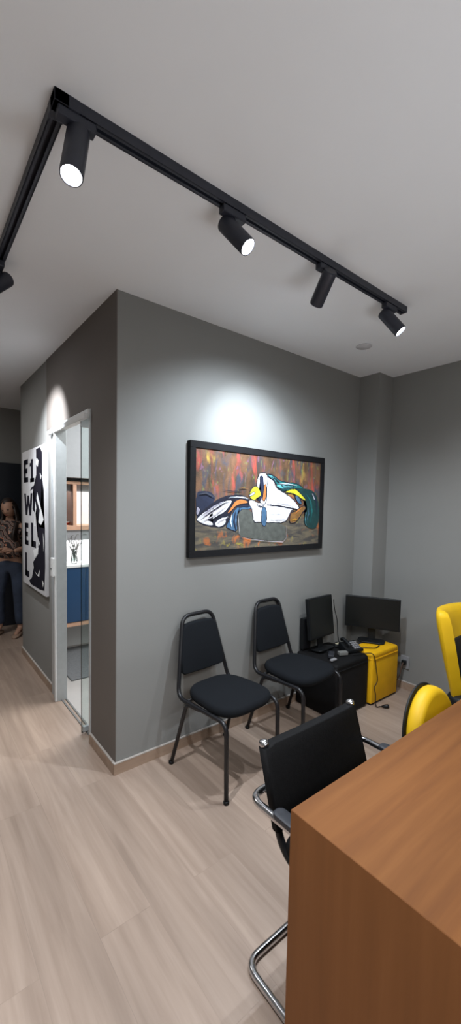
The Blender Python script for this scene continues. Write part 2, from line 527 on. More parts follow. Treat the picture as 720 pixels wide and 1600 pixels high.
# dark door leaf at the corridor's end
bm = bmesh.new()
box(bm, -1.3, 3.50, 0.0, 0.62, 3.55, 2.03, bev=0.004)
box(bm, -0.345, 3.495, 0.02, -0.335, 3.503, 2.02)
d2 = struct('door_2', bm, M['navy_door'])
bm = bmesh.new()
tube(bm, smoothpath([(-0.40, 3.50, 0.98), (-0.40, 3.44, 0.98), (-0.40, 3.44, 1.16), (-0.40, 3.50, 1.16)], 0.02), 0.008)
obj('handle', bm, M['alu'], d2, True)

# skirting boards
def skirt(name, x0, y0, x1, y1, h=0.07):
    bm = bmesh.new()
    box(bm, x0, y0, 0, x1, y1, h - 0.008, mi=0)
    box(bm, x0, y0, h - 0.008, x1, y1, h, bev=0.002, mi=1)
    return struct(name, bm, [M['skirt'], M['skirt_top']])
skirt('baseboard_far', -0.015, -0.014, 2.232, -0.0005)
skirt('baseboard_doorway', -0.017, 0.0, -0.0035, DY0 - 0.012)
skirt('baseboard_left', -0.014, 1.275, -0.0005, 2.38)
skirt('baseboard_pillar', 2.232, -0.204, 2.426, -0.1905)
skirt('baseboard_pillar_side', 2.218, -0.190, 2.2315, -0.0145)
skirt('baseboard_right', 2.426, -4.2, 2.4395, -0.19)

# aluminium door frame with lock strip (door_1)
d1 = bpy.data.objects.new('door_1', None)
COL.objects.link(d1)
d1['kind'] = 'structure'
bm = bmesh.new()
# strike side casing: stepped profile seen from the corridor
box(bm, -0.012, 1.215, 0, 0.0, 1.262, DZ + 0.0, bev=0.002)
box(bm, -0.006, 1.180, 0, 0.055, 1.215, DZ, bev=0.001)
box(bm, -0.020, 1.085, 0, 0.055, 1.180, DZ, bev=0.002)
obj('frame', bm, M['alu'], d1)
bm = bmesh.new()
box(bm, -0.034, 1.085, 0, -0.020, 1.108, 2.10, bev=0.003)
obj('closing_strip', bm, M['white'], d1)
bm = bmesh.new()
box(bm, -0.020, DY0, DZ - 0.03, 0.055, 1.085, DZ, bev=0.002)
box(bm, -0.040, DY0 + 0.01, DZ - 0.06, -0.018, 1.24, DZ - 0.025, bev=0.003)
obj('header', bm, M['white'], d1)
bm = bmesh.new()
box(bm, -0.010, DY0 - 0.012, 0, 0.055, DY0 + 0.012, DZ, bev=0.002)
obj('jamb', bm, M['alu'], d1)
bm = bmesh.new()
box(bm, 0.012, DY0 + 0.012, 0.0, 0.024, 1.085, 0.007, bev=0.001)
box(bm, 0.041, DY0 + 0.012, 0.0, 0.053, 1.085, 0.007, bev=0.001)
obj('floor_track', bm, M['alu_dark'], d1)
bm = bmesh.new()
box(bm, -0.055, 1.080, 0.985, -0.034, 1.125, 1.13, bev=0.006)
lk = obj('lock_case', bm, M['white'], d1)
bm = bmesh.new()
lathe(bm, [(0.0, 0), (0.007, 0), (0.007, 0.004), (0.0, 0.004)], 12, Matrix.Translation((-0.0553, 1.098, 1.045)) @ ik_dir((-1, 0, 0), (0, 0, 1)))
obj('keyhole', bm, M['glass_edge'], lk)

# open glass leaf, pivoting on the jamb
gd = bpy.data.objects.new('door_3', None)
COL.objects.link(gd)
gd['kind'] = 'structure'
obj('glass_pane', bxm(-0.018, 0.5195, 0.012, 0.66, 0.5275, 2.085), M['glass'], gd)
bm = bmesh.new()
box(bm, -0.0205, 0.5185, 0.012, -0.018, 0.5285, 2.085)
box(bm, -0.0205, 0.5185, 0.0095, 0.66, 0.5285, 0.012)
obj('pane_edge', bm, M['glass_edge'], gd)
obj('patch_fitting', bxm(-0.012, 0.512, 0.014, 0.15, 0.535, 0.05, bev=0.003), M['alu'], gd)
obj('top_fitting', bxm(-0.022, 0.512, 2.04, 0.05, 0.535, 2.10, bev=0.003), M['alu'], gd)

# ---------------------------------------------------------------- office seen through the door
M['cab_white'] = mat('cabinet_matt_white', (0.34, 0.35, 0.36), 0.6, var=0.02)
t = thing('wall_cabinet', 'white upper wall cabinet with flush doors seen through the glass doorway', 'cabinet', (0.9, 2.3, 1.772))
obj('body', bxm(-0.75, -0.33, 0.03, 0.75, -0.001, 0.90, bev=0.003), M['cab_white'], t)
for k in range(3):
    obj('door', bxm(-0.75 + 0.5 * k + 0.003, -0.348, 0.03, -0.25 + 0.5 * k - 0.003, -0.331, 0.898, bev=0.002), M['cab_white'], t)
t = thing('wall_shelf', 'peach wood open shelf unit with divider below the white office cabinet', 'shelf', (0.9, 2.3, 1.28))
bm = bmesh.new()
box(bm, -0.75, -0.28, 0.46, 0.75, -0.001, 0.489, bev=0.002)
box(bm, -0.75, -0.28, 0.0, 0.75, -0.001, 0.045, bev=0.002)
obj('board', bm, M['pine'], t)
for x in (-0.73, -0.485, 0.0, 0.425, 0.74):
    obj('divider', bxm(x - 0.017, -0.279, 0.045, x + 0.017, -0.002, 0.46, bev=0.001), M['pine'], t)
obj('inner_panel', bxm(-0.5055, -0.275, 0.046, -0.5025, -0.012, 0.459), M['darkwood'], t)
obj('back_panel', bxm(-0.465, -0.010, 0.046, -0.02, -0.002, 0.459), M['white'], t)
obj('back_panel', bxm(-0.71, -0.010, 0.046, -0.506, -0.002, 0.459), M['white'], t)
obj('top_rail', bxm(-0.71, -0.20, 0.39, 0.70, -0.19, 0.4595), M['tin'], t)
obj('valance', bxm(-0.74, -0.262, -0.105, 0.74, -0.25, -0.0005), M['tin'], t)
t = thing('ceramic_dish', 'small red and white dish standing in the open office shelf', 'dish', (0.375, 2.17, 1.326))
bm = bmesh.new()
lathe(bm, [(0.0, 0), (0.022, 0), (0.04, 0.02), (0.042, 0.03), (0.036, 0.028), (0.02, 0.008), (0, 0.006)], 20)
obj('bowl', bm, M['red'], t, True)
bm = bmesh.new()
lathe(bm, [(0.042, 0.026), (0.0445, 0.03), (0.042, 0.035), (0.038, 0.03)], 20)
obj('rim', bm, M['white'], t, True)
# LED strip under the shelf
lt = thing('led_profile', 'slim lit strip under the office shelf over the blue cabinet', 'light', (0.9, 2.285, 1.262))
obj('housing', bxm(-0.7, -0.02, 0.006, 0.7, 0.012, 0.0178), M['alu'], lt)
obj('diffuser', bxm(-0.69, -0.018, 0.0, 0.69, 0.010, 0.006), M['led'], lt)
area('shelf_led', (0.7, 2.20, 1.255), 1.2, 7, (0.97, 0.98, 1.0), sy=0.08)
area('shelf_bay_fill', (0.7, 2.14, 1.725), 1.2, 5, (0.97, 0.98, 1.0), sy=0.05)  # unseen light added inside the shelf to whiten its bays
t = thing('base_cabinet', 'blue lacquered base cabinet with white top and wooden plinth in the office', 'cabinet', (0.9, 2.3, 0.0))
obj('body', bxm(-0.78, -0.30, 0.345, 0.78, -0.001, 0.905, bev=0.002), M['blue'], t)
for k in range(4):
    obj('door', bxm(-0.78 + 0.39 * k + 0.002, -0.318, 0.35, -0.39 + 0.39 * k - 0.002, -0.301, 0.903, bev=0.002), M['blue'], t)
obj('top', bxm(-0.80, -0.33, 0.9055, 0.80, -0.001, 0.93, bev=0.002), M['white'], t)
obj('plinth', bxm(-0.78, -0.312, 0.305, 0.78, -0.001, 0.3445), M['pine'], t)
for x in (-0.72, 0.72, 0.0):
    bm = bmesh.new()
    tube(bm, [(x - 0.06, -0.30, 0.306), (x, -0.34, 0.005)], 0.011)
    tube(bm, [(x + 0.06, -0.30, 0.306), (x, -0.34, 0.005)], 0.011)
    obj('leg', bm, M['pine'], t, True)
M['twig'] = mat('pale_grey_bark', (0.16, 0.16, 0.15), 0.7)
t = thing('vase_of_twigs', 'glass vase of curly pale twigs on the white top of the blue cabinet', 'vase', (0.425, 2.08, 0.93))
bm = bmesh.new()
lathe(bm, [(0.0, 0), (0.03, 0), (0.035, 0.03), (0.026, 0.10), (0.03, 0.15), (0.026, 0.15), (0.022, 0.10), (0.03, 0.03), (0, 0.008)], 20)
obj('vase_body', bm, M['glass'], t, True)
for k in range(11):
    a = k * 2.4
    bm = bmesh.new()
    pts = []
    L_ = random.uniform(0.28, 0.40)
    for q in range(14):
        s = q / 13
        rr = 0.10 * s ** 1.6 + 0.022 * math.sin(s * 14 + k) * s
        pts.append((rr * math.cos(a + s * 1.6) + (0.01 * (s)), rr * math.sin(a + s * 1.6) * 0.8, 0.012 + L_ * (s if s < 0.8 else 0.8 + 0.5 * math.sin((s - 0.8) * 12) * 0.12)))
    tube(bm, pts, [0.0052 * (1.1 - 0.5 * q / 13) for q in range(14)], 6)
    obj('twig', bm, M['twig'], t, True)
o = obj('floor_patch', bxm(-0.75, -0.42, 0.0, 0.75, 0.42, 0.012, bev=0.004), M['patch_grey'], loc=(0.93, 1.80, 0.004))  # thin grey patch, darker than the office tile around it
tag(o, 'grey rectangular patch on the office floor before the blue cabinet', 'mat')

# ---------------------------------------------------------------- track lighting
TY, TX = -0.885, -0.545
t = thing('lighting_track', 'black L-shaped lighting track fixed to the pale ceiling', 'track light rail', (TX, TY, H))
bm = bmesh.new()
for s in (-1, 1):
    box(bm, 0.0, s * 0.0175 - 0.002, -0.032, 1.875, s * 0.0175 + 0.002, -0.0002)
box(bm, -0.0175, -0.0155, -0.012, 1.875, 0.0155, -0.0002)
box(bm, 0.0, -0.0175, -0.032, 1.875, -0.006, -0.028)
box(bm, 0.0, 0.006, -0.032, 1.875, 0.0175, -0.028)
obj('rail', bm, M['track_black'], t)
bm = bmesh.new()
for s in (-1, 1):
    box(bm, s * 0.0175 - 0.002, 0.0, -0.032, s * 0.0175 + 0.002, 2.6, -0.0002)
box(bm, -0.0155, 0.0, -0.012, 0.0155, 2.6, -0.0002)
box(bm, -0.0175, 0.0, -0.032, -0.006, 2.6, -0.028)
box(bm, 0.006, 0.0, -0.032, 0.0175, 2.6, -0.028)
obj('rail', bm, M['track_black'], t)
bm = bmesh.new()
box(bm, -0.021, -0.021, -0.034, 0.05, 0.021, -0.0001, bev=0.002)
box(bm, -0.021, -0.021, -0.034, 0.021, 0.05, -0.0001, bev=0.002)
obj('corner_joint', bm, M['track_black'], t)
obj('end_cap', bxm(1.872, -0.021, -0.034, 1.885, 0.021, -0.0001, bev=0.002), M['track_black'], t)
obj('end_cap', bxm(-0.021, 2.597, -0.034, 0.021, 2.61, -0.0001, bev=0.002), M['track_black'], t)

SPOT_E = {}
def spot(x, y, axis, label, energy=60, size=70, blend=0.9, spill=0, rail='x', back=0.055, front=0.10, drop=0.105, color=(0.90, 0.94, 1.0)):
    a = Vector(axis).normalized()
    t = thing('track_spotlight', label, 'spotlight', (x, y, H - 0.032), group='spotlights on the black ceiling track')
    l_, w_ = (0.055, 0.0165) if rail == 'x' else (0.0165, 0.055)
    obj('adapter', bxm(-l_, -w_, -0.028, l_, w_, 0.0, bev=0.004), M['track_black'], t)
    c = Vector((0, 0, -drop + 0.032))
    side = a.cross(Vector((0, 0, 1)))
    bm = bmesh.new()
    tube(bm, [(0, 0, -0.026), c + Vector((0, 0, 0.028))], 0.009, 12)
    obj('stem', bm, M['track_black'], t, True)
    R = ik_dir(a, (0, 0, 1) if abs(a.z) < 0.95 else (1, 0, 0))
    Mx = Matrix.Translation(c) @ R
    bm = bmesh.new()
    r = 0.033
    lathe(bm, [(0.0, -back), (r - 0.006, -back), (r - 0.001, -back + 0.004), (r, -back + 0.010), (r, front - 0.004), (r - 0.001, front), (r - 0.004, front), (r - 0.004, front - 0.010), (0, front - 0.0101)], 32, Mx)
    h = obj('lamp_housing', bm, M['track_black'], t, 'auto')
    bm = bmesh.new()
    lathe(bm, [(0.0, front - 0.0085), (r - 0.0045, front - 0.0085), (r - 0.0045, front - 0.006), (0.012, front - 0.003), (0.0, front - 0.0025)], 32, Mx)
    obj('lens', bm, M['lamp'], t, True)
    d = bpy.data.lights.new('spot_beam', 'SPOT')
    d.energy = energy
    d.color = color
    d.spot_size = math.radians(size)
    d.spot_blend = blend
    d.shadow_soft_size = 0.016
    lo = bpy.data.objects.new('spot_beam', d)
    COL.objects.link(lo)
    lo.parent = t
    q = (Matrix.Translation(c + a * (front + 0.004)) @ ik_dir(-a, (0, 0, 1) if abs(a.z) < 0.95 else (1, 0, 0)))
    lo.matrix_local = q
    if spill:
        d = d.copy()
        d.energy = spill
        d.spot_size = math.radians(135 if a.y > 0.3 else 150)
        d.spot_blend = 0.8
        l2 = bpy.data.objects.new('spot_spill', d)
        COL.objects.link(l2)
        l2.parent = t
        dn = (a + Vector((0, 0, -1.15 if a.y > 0.3 else -1.3))).normalized()
        l2.matrix_local = Matrix.Translation(c + a * (front + 0.006)) @ ik_dir(-dn, (1, 0, 0))
    return t

spot(-0.500, TY, (-0.20, -0.25, -0.947), 'lit black spotlight hanging next to the track corner, facing the viewer', 22, 110, 1.0, spill=112, front=0.118, drop=0.112)
spot(0.085, TY, (0.30, -0.59, -0.75), 'lit black spotlight in the middle of the long track, tilted over the table', 12, 100, 1.0, spill=8)
spot(0.640, TY, (0.33, 0.87, -0.70), 'black spotlight turned away to the painting, its lens hidden', 130, 60, 1.0, spill=100, color=(0.80, 0.90, 1.0))
spot(1.190, TY, (0.30, -0.55, -0.78), 'lit black spotlight at the end of the track nearest the pillar', 14, 100, 1.0, spill=60)
spot(TX, 0.10, (-0.62, -0.35, -0.70), 'black spotlight at the left picture edge on the short track', 30, 100, 1.0, rail='y', spill=14, drop=0.12, back=0.07)
spot(TX, 0.95, (0.545, 0.27, -0.60), 'black spotlight on the short track washing the wall beside the poster', 190, 76, 1.0, rail='y')

o = obj('ceiling_disc', (lambda b: (lathe(b, [(0, 0), (0.05, 0), (0.055, -0.004), (0.05, -0.008), (0, -0.009)], 32), b)[1])(bmesh.new()), mat('pale_disc', (0.58, 0.58, 0.60), 0.7), loc=(1.65, -0.42, H), smooth='auto')
tag(o, 'small flat round cover disc on the ceiling near the pillar', 'ceiling cover')

# ---------------------------------------------------------------- framed painting
def paint_mat():
    m = bpy.data.materials.new('brushed_oil_ground')
    m.use_nodes = True
    nt = m.node_tree
    L = nt.links.new
    N = nt.nodes.new
    b = nt.nodes['Principled BSDF']
    b.inputs['Roughness'].default_value = 0.55
    tc = N('ShaderNodeTexCoord')
    def layer(scale, seed, lo, hi):
        mp = N('ShaderNodeMapping')
        mp.inputs['Location'].default_value = (seed, seed * 2, seed * 3)
        mp.inputs['Scale'].default_value = scale
        n = N('ShaderNodeTexNoise')
        n.inputs['Scale'].default_value = 1
        n.inputs['Detail'].default_value = 3
        n.inputs['Distortion'].default_value = 0.6
        L(tc.outputs['Object'], mp.inputs['Vector'])
        L(mp.outputs['Vector'], n.inputs['Vector'])
        r = N('ShaderNodeMapRange')
        r.inputs[1].default_value, r.inputs[2].default_value = lo, hi
        L(n.outputs['Fac'], r.inputs[0])
        return r.outputs[0]
    def rgb(c):
        n = N('ShaderNodeRGB')
        n.outputs[0].default_value = (*c, 1)
        return n.outputs[0]
    def mix(f, a, c):
        n = N('ShaderNodeMix')
        n.data_type = 'RGBA'
        L(f, n.inputs[0])
        L(a, n.inputs[6])
        L(c, n.inputs[7])
        return n.outputs[2]
    col = mix(layer((10, 1, 7), 1.0, 0.35, 0.65), rgb((0.06, 0.038, 0.022)), rgb((0.17, 0.085, 0.045)))
    col = mix(layer((18, 1, 7), 4.0, 0.48, 0.66), col, rgb((0.055, 0.055, 0.07)))
    col = mix(layer((13, 1, 4), 8.0, 0.54, 0.70), col, rgb((0.38, 0.07, 0.05)))
    col = mix(layer((14, 1, 9), 12.0, 0.62, 0.76), col, rgb((0.42, 0.27, 0.05)))
    col = mix(layer((30, 1, 12), 16.0, 0.60, 0.70), col, rgb((0.17, 0.19, 0.06)))
    col = mix(layer((24, 1, 12), 20.0, 0.63, 0.70), col, rgb((0.17, 0.08, 0.12)))
    # lower third: thick olive and umber bands
    sp = N('ShaderNodeSeparateXYZ')
    L(tc.outputs['Object'], sp.inputs[0])
    mr = N('ShaderNodeMapRange')
    mr.inputs[1].default_value, mr.inputs[2].default_value = -0.07, -0.15
    L(sp.outputs['Z'], mr.inputs[0])
    low = mix(layer((7, 1, 30), 24.0, 0.4, 0.62), rgb((0.06, 0.055, 0.05)), rgb((0.15, 0.125, 0.085)))
    low = mix(layer((12, 1, 9), 31.0, 0.58, 0.68), low, rgb((0.42, 0.13, 0.04)))
    low = mix(layer((12, 1, 10), 36.0, 0.62, 0.70), low, rgb((0.30, 0.24, 0.05)))
    col = mix(mr.outputs[0], col, low)
    L(col, b.inputs['Base Color'])
    n2 = N('ShaderNodeTexNoise')
    n2.inputs['Scale'].default_value = 90
    L(tc.outputs['Object'], n2.inputs['Vector'])
    bp = N('ShaderNodeBump')
    bp.inputs['Strength'].default_value = 0.5
    bp.inputs['Distance'].default_value = 0.003
    L(n2.outputs['Fac'], bp.inputs['Height'])
    L(bp.outputs['Normal'], b.inputs['Normal'])
    return m

PX0, PX1, PZ0, PZ1 = 0.455, 1.738, 1.221, 1.950
PCX, PCZ = (PX0 + PX1) / 2, (PZ0 + PZ1) / 2
t = thing('framed_painting', 'abstract oil painting of a white figure on a multicoloured ground in a black frame', 'painting', (PCX, 0.0, PCZ))
hw, hh, fwd = (PX1 - PX0) / 2, (PZ1 - PZ0) / 2, 0.043
bm = bmesh.new()
for (a, b_, c, d_) in ((-hw, hh - fwd, hw, hh), (-hw, -hh, hw, -hh + fwd)):
    box(bm, a, -0.038, b_, c, -0.001, d_, bev=0.002)
for (a, b_, c, d_) in ((-hw, -hh + fwd, -hw + fwd, hh - fwd), (hw - fwd, -hh + fwd, hw, hh - fwd)):
    box(bm, a, -0.038, b_, c, -0.001, d_, bev=0.002)
obj('frame', bm, mat('black_frame_wood', (0.010, 0.010, 0.011), 0.7, spec=0.15, var=0.1), t)
obj('canvas', bxm(-hw + fwd - 0.002, -0.030, -hh + fwd - 0.002, hw - fwd + 0.002, -0.004, hh - fwd + 0.002), paint_mat(), t)
pc = {'navy': (0.018, 0.024, 0.05), 'ink': (0.012, 0.013, 0.025), 'lilac': (0.30, 0.29, 0.36), 'white': (0.70, 0.70, 0.72), 'grey': (0.40, 0.38, 0.42),
      'orange': (0.46, 0.17, 0.045), 'pale': (0.55, 0.60, 0.66), 'steel': (0.055, 0.12, 0.21), 'veil': (0.085, 0.09, 0.08), 'yellow': (0.62, 0.60, 0.03),
      'teal': (0.012, 0.12, 0.12), 'aqua': (0.10, 0.38, 0.40), 'green': (0.010, 0.045, 0.045), 'ochre': (0.22, 0.11, 0.035)}
M['pt_ink'] = mat('oil_ink', pc['ink'], 0.5, var=0.2, scale=26)
for k, (cn, pts) in enumerate(PAINT):
    key = 'pt_' + cn
    if key not in M:
        M[key] = mat('oil_' + cn, pc[cn], 0.5, var=0.22, scale=26, bump=0.4, bscale=120)
    bm = bmesh.new()
    cl = [(min(max(x - PCX, -hw + fwd), hw - fwd), min(max(z - PCZ, -hh + fwd), hh - fwd)) for x, z in pts]
    # round the outline a little
    sm = []
    for i in range(len(cl)):
        p0, p1, p2 = cl[i - 1], cl[i], cl[(i + 1) % len(cl)]
        a_ = ((p0[0] + 3 * p1[0]) / 4, (p0[1] + 3 * p1[1]) / 4)
        b_ = ((p2[0] + 3 * p1[0]) / 4, (p2[1] + 3 * p1[1]) / 4)
        sm += [a_, b_]
    jt = []
    for i in range(len(sm)):
        p1, p2 = Vector(sm[i]), Vector(sm[(i + 1) % len(sm)])
        n_ = max(1, int((p2 - p1).length / 0.014))
        for s_ in range(n_):
            q_ = p1.lerp(p2, s_ / n_)
            jt.append((q_.x + random.uniform(-1, 1) * 0.0016, q_.y + random.uniform(-1, 1) * 0.0016))
    sm = jt
    y = -0.0301 - 0.00022 * (k + 1)
    flat_poly(bm, [(x, y, z) for x, z in sm])
    if cn not in ('veil', 'ink', 'grey', 'navy', 'green'):
        tube(bm, [(x, y, z) for x, z in sm], [0.0018 + 0.0022 * abs(math.sin(i * 0.9 + k)) for i in range(len(sm))], 5, closed=True, mi=1)
        for v in bm.verts:
            v.co.y = max(v.co.y, y - 0.0002)
    obj('brushed_shape', bm, [M[key], M['pt_ink']], t)

# loose brush strokes over the figure
def stroke(pts, w_, m, n_):
    P = []
    for i in range(len(pts) - 1):
        for s_ in range(6):
            P.append(Vector(pts[i]).lerp(Vector(pts[i + 1]), s_ / 6))
    P.append(Vector(pts[-1]))
    L_, R2 = [], []
    for i, p in enumerate(P):
        d = (P[min(i + 1, len(P) - 1)] - P[max(i - 1, 0)]).normalized()
        ww = w_ * math.sin(PI * (i + 0.6) / (len(P) + 0.2)) * random.uniform(0.7, 1.2)
        L_.append((p.x - d.y * ww - PCX, p.y + d.x * ww - PCZ))
        R2.append((p.x + d.y * ww - PCX, p.y - d.x * ww - PCZ))
    bm = bmesh.new()
    y = -0.0365 - 0.0001 * n_
    va = [bm.verts.new((a, y, b_)) for a, b_ in L_]
    vb = [bm.verts.new((a, y, b_)) for a, b_ in R2]
    for i in range(len(va) - 1):
        bm.faces.new((va[i], va[i + 1], vb[i + 1], vb[i]))
    obj('brush_stroke', bm, m, t)
ST = [([(0.53, 1.455), (0.62, 1.51), (0.72, 1.565), (0.79, 1.585)], 0.0035, 'pt_ink'), ([(0.56, 1.45), (0.65, 1.49), (0.75, 1.55)], 0.005, 'pt_grey'),
      ([(0.55, 1.49), (0.64, 1.545), (0.72, 1.58)], 0.005, 'pt_lilac'), ([(0.66, 1.43), (0.70, 1.455), (0.76, 1.475)], 0.003, 'pt_grey'),
      ([(0.59, 1.46), (0.64, 1.465), (0.70, 1.50)], 0.0035, 'pt_ink'), ([(0.84, 1.545), (0.90, 1.555), (0.95, 1.55)], 0.006, 'pt_navy'),
      ([(0.82, 1.52), (0.81, 1.45), (0.83, 1.38)], 0.006, 'pt_navy'), ([(0.79, 1.50), (0.78, 1.45), (0.79, 1.41)], 0.005, 'pt_pale'),
      ([(1.13, 1.77), (1.20, 1.745), (1.27, 1.70), (1.36, 1.70)], 0.004, 'pt_ink'), ([(1.22, 1.72), (1.32, 1.725), (1.42, 1.715)], 0.003, 'pt_pale'),
      ([(1.20, 1.69), (1.27, 1.675), (1.36, 1.685)], 0.0035, 'pt_green'), ([(1.52, 1.66), (1.58, 1.60), (1.60, 1.52), (1.58, 1.43)], 0.008, 'pt_teal'),
      ([(1.60, 1.67), (1.65, 1.60), (1.66, 1.50)], 0.007, 'pt_navy'), ([(1.54, 1.45), (1.56, 1.50), (1.55, 1.55)], 0.004, 'pt_steel'),
      ([(1.12, 1.50), (1.20, 1.498), (1.28, 1.502)], 0.002, 'pt_grey'), ([(1.00, 1.57), (1.05, 1.55), (1.09, 1.56)], 0.004, 'pt_navy'),
      ([(1.13, 1.46), (1.22, 1.455), (1.30, 1.46)], 0.003, 'pt_lilac'), ([(1.15, 1.585), (1.28, 1.575), (1.40, 1.56)], 0.0025, 'pt_grey'),
      ([(0.86, 1.345), (0.96, 1.322), (1.12, 1.303), (1.28, 1.290), (1.315, 1.32), (1.312, 1.43)], 0.0022, 'pt_grey'),
      ([(0.84, 1.50), (0.85, 1.42), (0.862, 1.35)], 0.002, 'pt_grey'), ([(0.52, 1.62), (0.58, 1.63), (0.65, 1.60)], 0.005, 'pt_grey2'),
      ([(0.70, 1.655), (0.80, 1.648), (0.88, 1.655)], 0.003, 'pt_ink'), ([(0.84, 1.67), (0.88, 1.675), (0.93, 1.672)], 0.003, 'pt_ochre'),
      ([(1.40, 1.50), (1.44, 1.53), (1.48, 1.55)], 0.007, 'pt_orange'), ([(1.36, 1.45), (1.40, 1.46), (1.43, 1.455)], 0.008, 'pt_yel2')]
M['pt_grey2'] = mat('oil_slate', (0.05, 0.055, 0.075), 0.5, var=0.2, scale=26)
M['pt_yel2'] = mat('oil_amber', (0.40, 0.20, 0.03), 0.5, var=0.2, scale=26)
for n_, (pp, w_, mk) in enumerate(ST):
    stroke(pp, w_, M[mk], n_)

# ---------------------------------------------------------------- poster
t = thing('lettered_poster', 'white canvas with tall black letters and a black ink blot beside the glass doorway', 'poster', (0.0, 1.775, 1.40))
obj('canvas', bxm(-0.030, -0.41, -0.625, -0.002, 0.41, 0.625, bev=0.002), mat('white_canvas', (0.50, 0.50, 0.51), 0.8, var=0.04, scale=14), t)
inkm = mat('black_violet_ink', (0.006, 0.005, 0.011), 0.9, spec=0.15, var=0.3, scale=12)
YF = -0.0306
def letter(kind, y0, y1, z0, z1, q=0):
    """y0 = left edge as read from the room (larger y), strokes as bars"""
    w_, h_ = y0 - y1, z1 - z0
    sy, sz = w_ * 0.46, h_ * 0.22
    Rr = []
    if kind == 'E':
        Rr = [(0, 0, sy, h_), (0, 0, w_, sz), (0, h_ - sz, w_, h_), (0, h_ / 2 - sz / 2, w_ * 0.85, h_ / 2 + sz / 2)]
    elif kind == 'L':
        Rr = [(0, 0, sy, h_), (0, 0, w_, sz * 1.2)]
    elif kind == '1':
        Rr = [(w_ * 0.33, 0, w_ * 0.72, h_), (0.02, 0, w_, sz * 0.8), (w_ * 0.06, h_ * 0.70, w_ * 0.34, h_ * 0.86)]
    bm = bmesh.new()
    if kind == 'W':
        P = [(0, 1), (.22, 1), (.30, .45), (.41, .9), (.59, .9), (.70, .45), (.78, 1), (1, 1), (.84, 0), (.62, 0), (.5, .45), (.38, 0), (.16, 0)]
        flat_poly(bm, [(YF, y0 - w_ * a, z0 + h_ * b_) for a, b_ in P])
    for a, b_, c, d_ in Rr:
        flat_poly(bm, [(YF, y0 - a, z0 + b_), (YF, y0 - c, z0 + b_), (YF, y0 - c, z0 + d_), (YF, y0 - a, z0 + d_)])
    for v in bm.verts:
        v.co.y -= 1.775
        v.co.z -= 1.40
    o = obj({'1': 'digit', 'E': 'letter', 'L': 'letter', 'W': 'letter'}[kind], bm, inkm, t)
letter('E', 2.115, 1.945, 1.735, 1.945)
letter('1', 1.890, 1.715, 1.730, 1.932)
letter('W', 2.110, 1.785, 1.430, 1.632)
letter('E', 2.095, 1.948, 1.150, 1.357)
letter('L', 1.845, 1.675, 1.150, 1.367)
letter('L', 2.095, 1.932, 0.850, 1.075)
bm = bmesh.new()
flat_poly(bm, [(YF - 0.0002, min(max(y, 1.372), 1.645 if z > 1.72 else 1.60 if 1.10 < z < 1.45 else 2.17) - 1.775, min(max(z, 0.785), 2.02) - 1.40) for y, z in POSTER_BLACK])
obj('ink_blot', bm, inkm, t)
POSTER_WHITE += [[(1.52, 1.80), (1.47, 1.77), (1.50, 1.74)], [(1.60, 1.25), (1.54, 1.20), (1.585, 1.17)], [(1.47, 0.90), (1.42, 0.88), (1.45, 0.84)], [(1.68, 1.56), (1.65, 1.50), (1.69, 1.44), (1.70, 1.50)], [(1.44, 1.30), (1.40, 1.22), (1.42, 1.14), (1.425, 1.22)]]
for Lw in POSTER_WHITE:
    bm = bmesh.new()
    flat_poly(bm, [(YF - 0.0004, y - 1.775, z - 1.40) for y, z in Lw])
    obj('white_stroke', bm, M['white'], t)

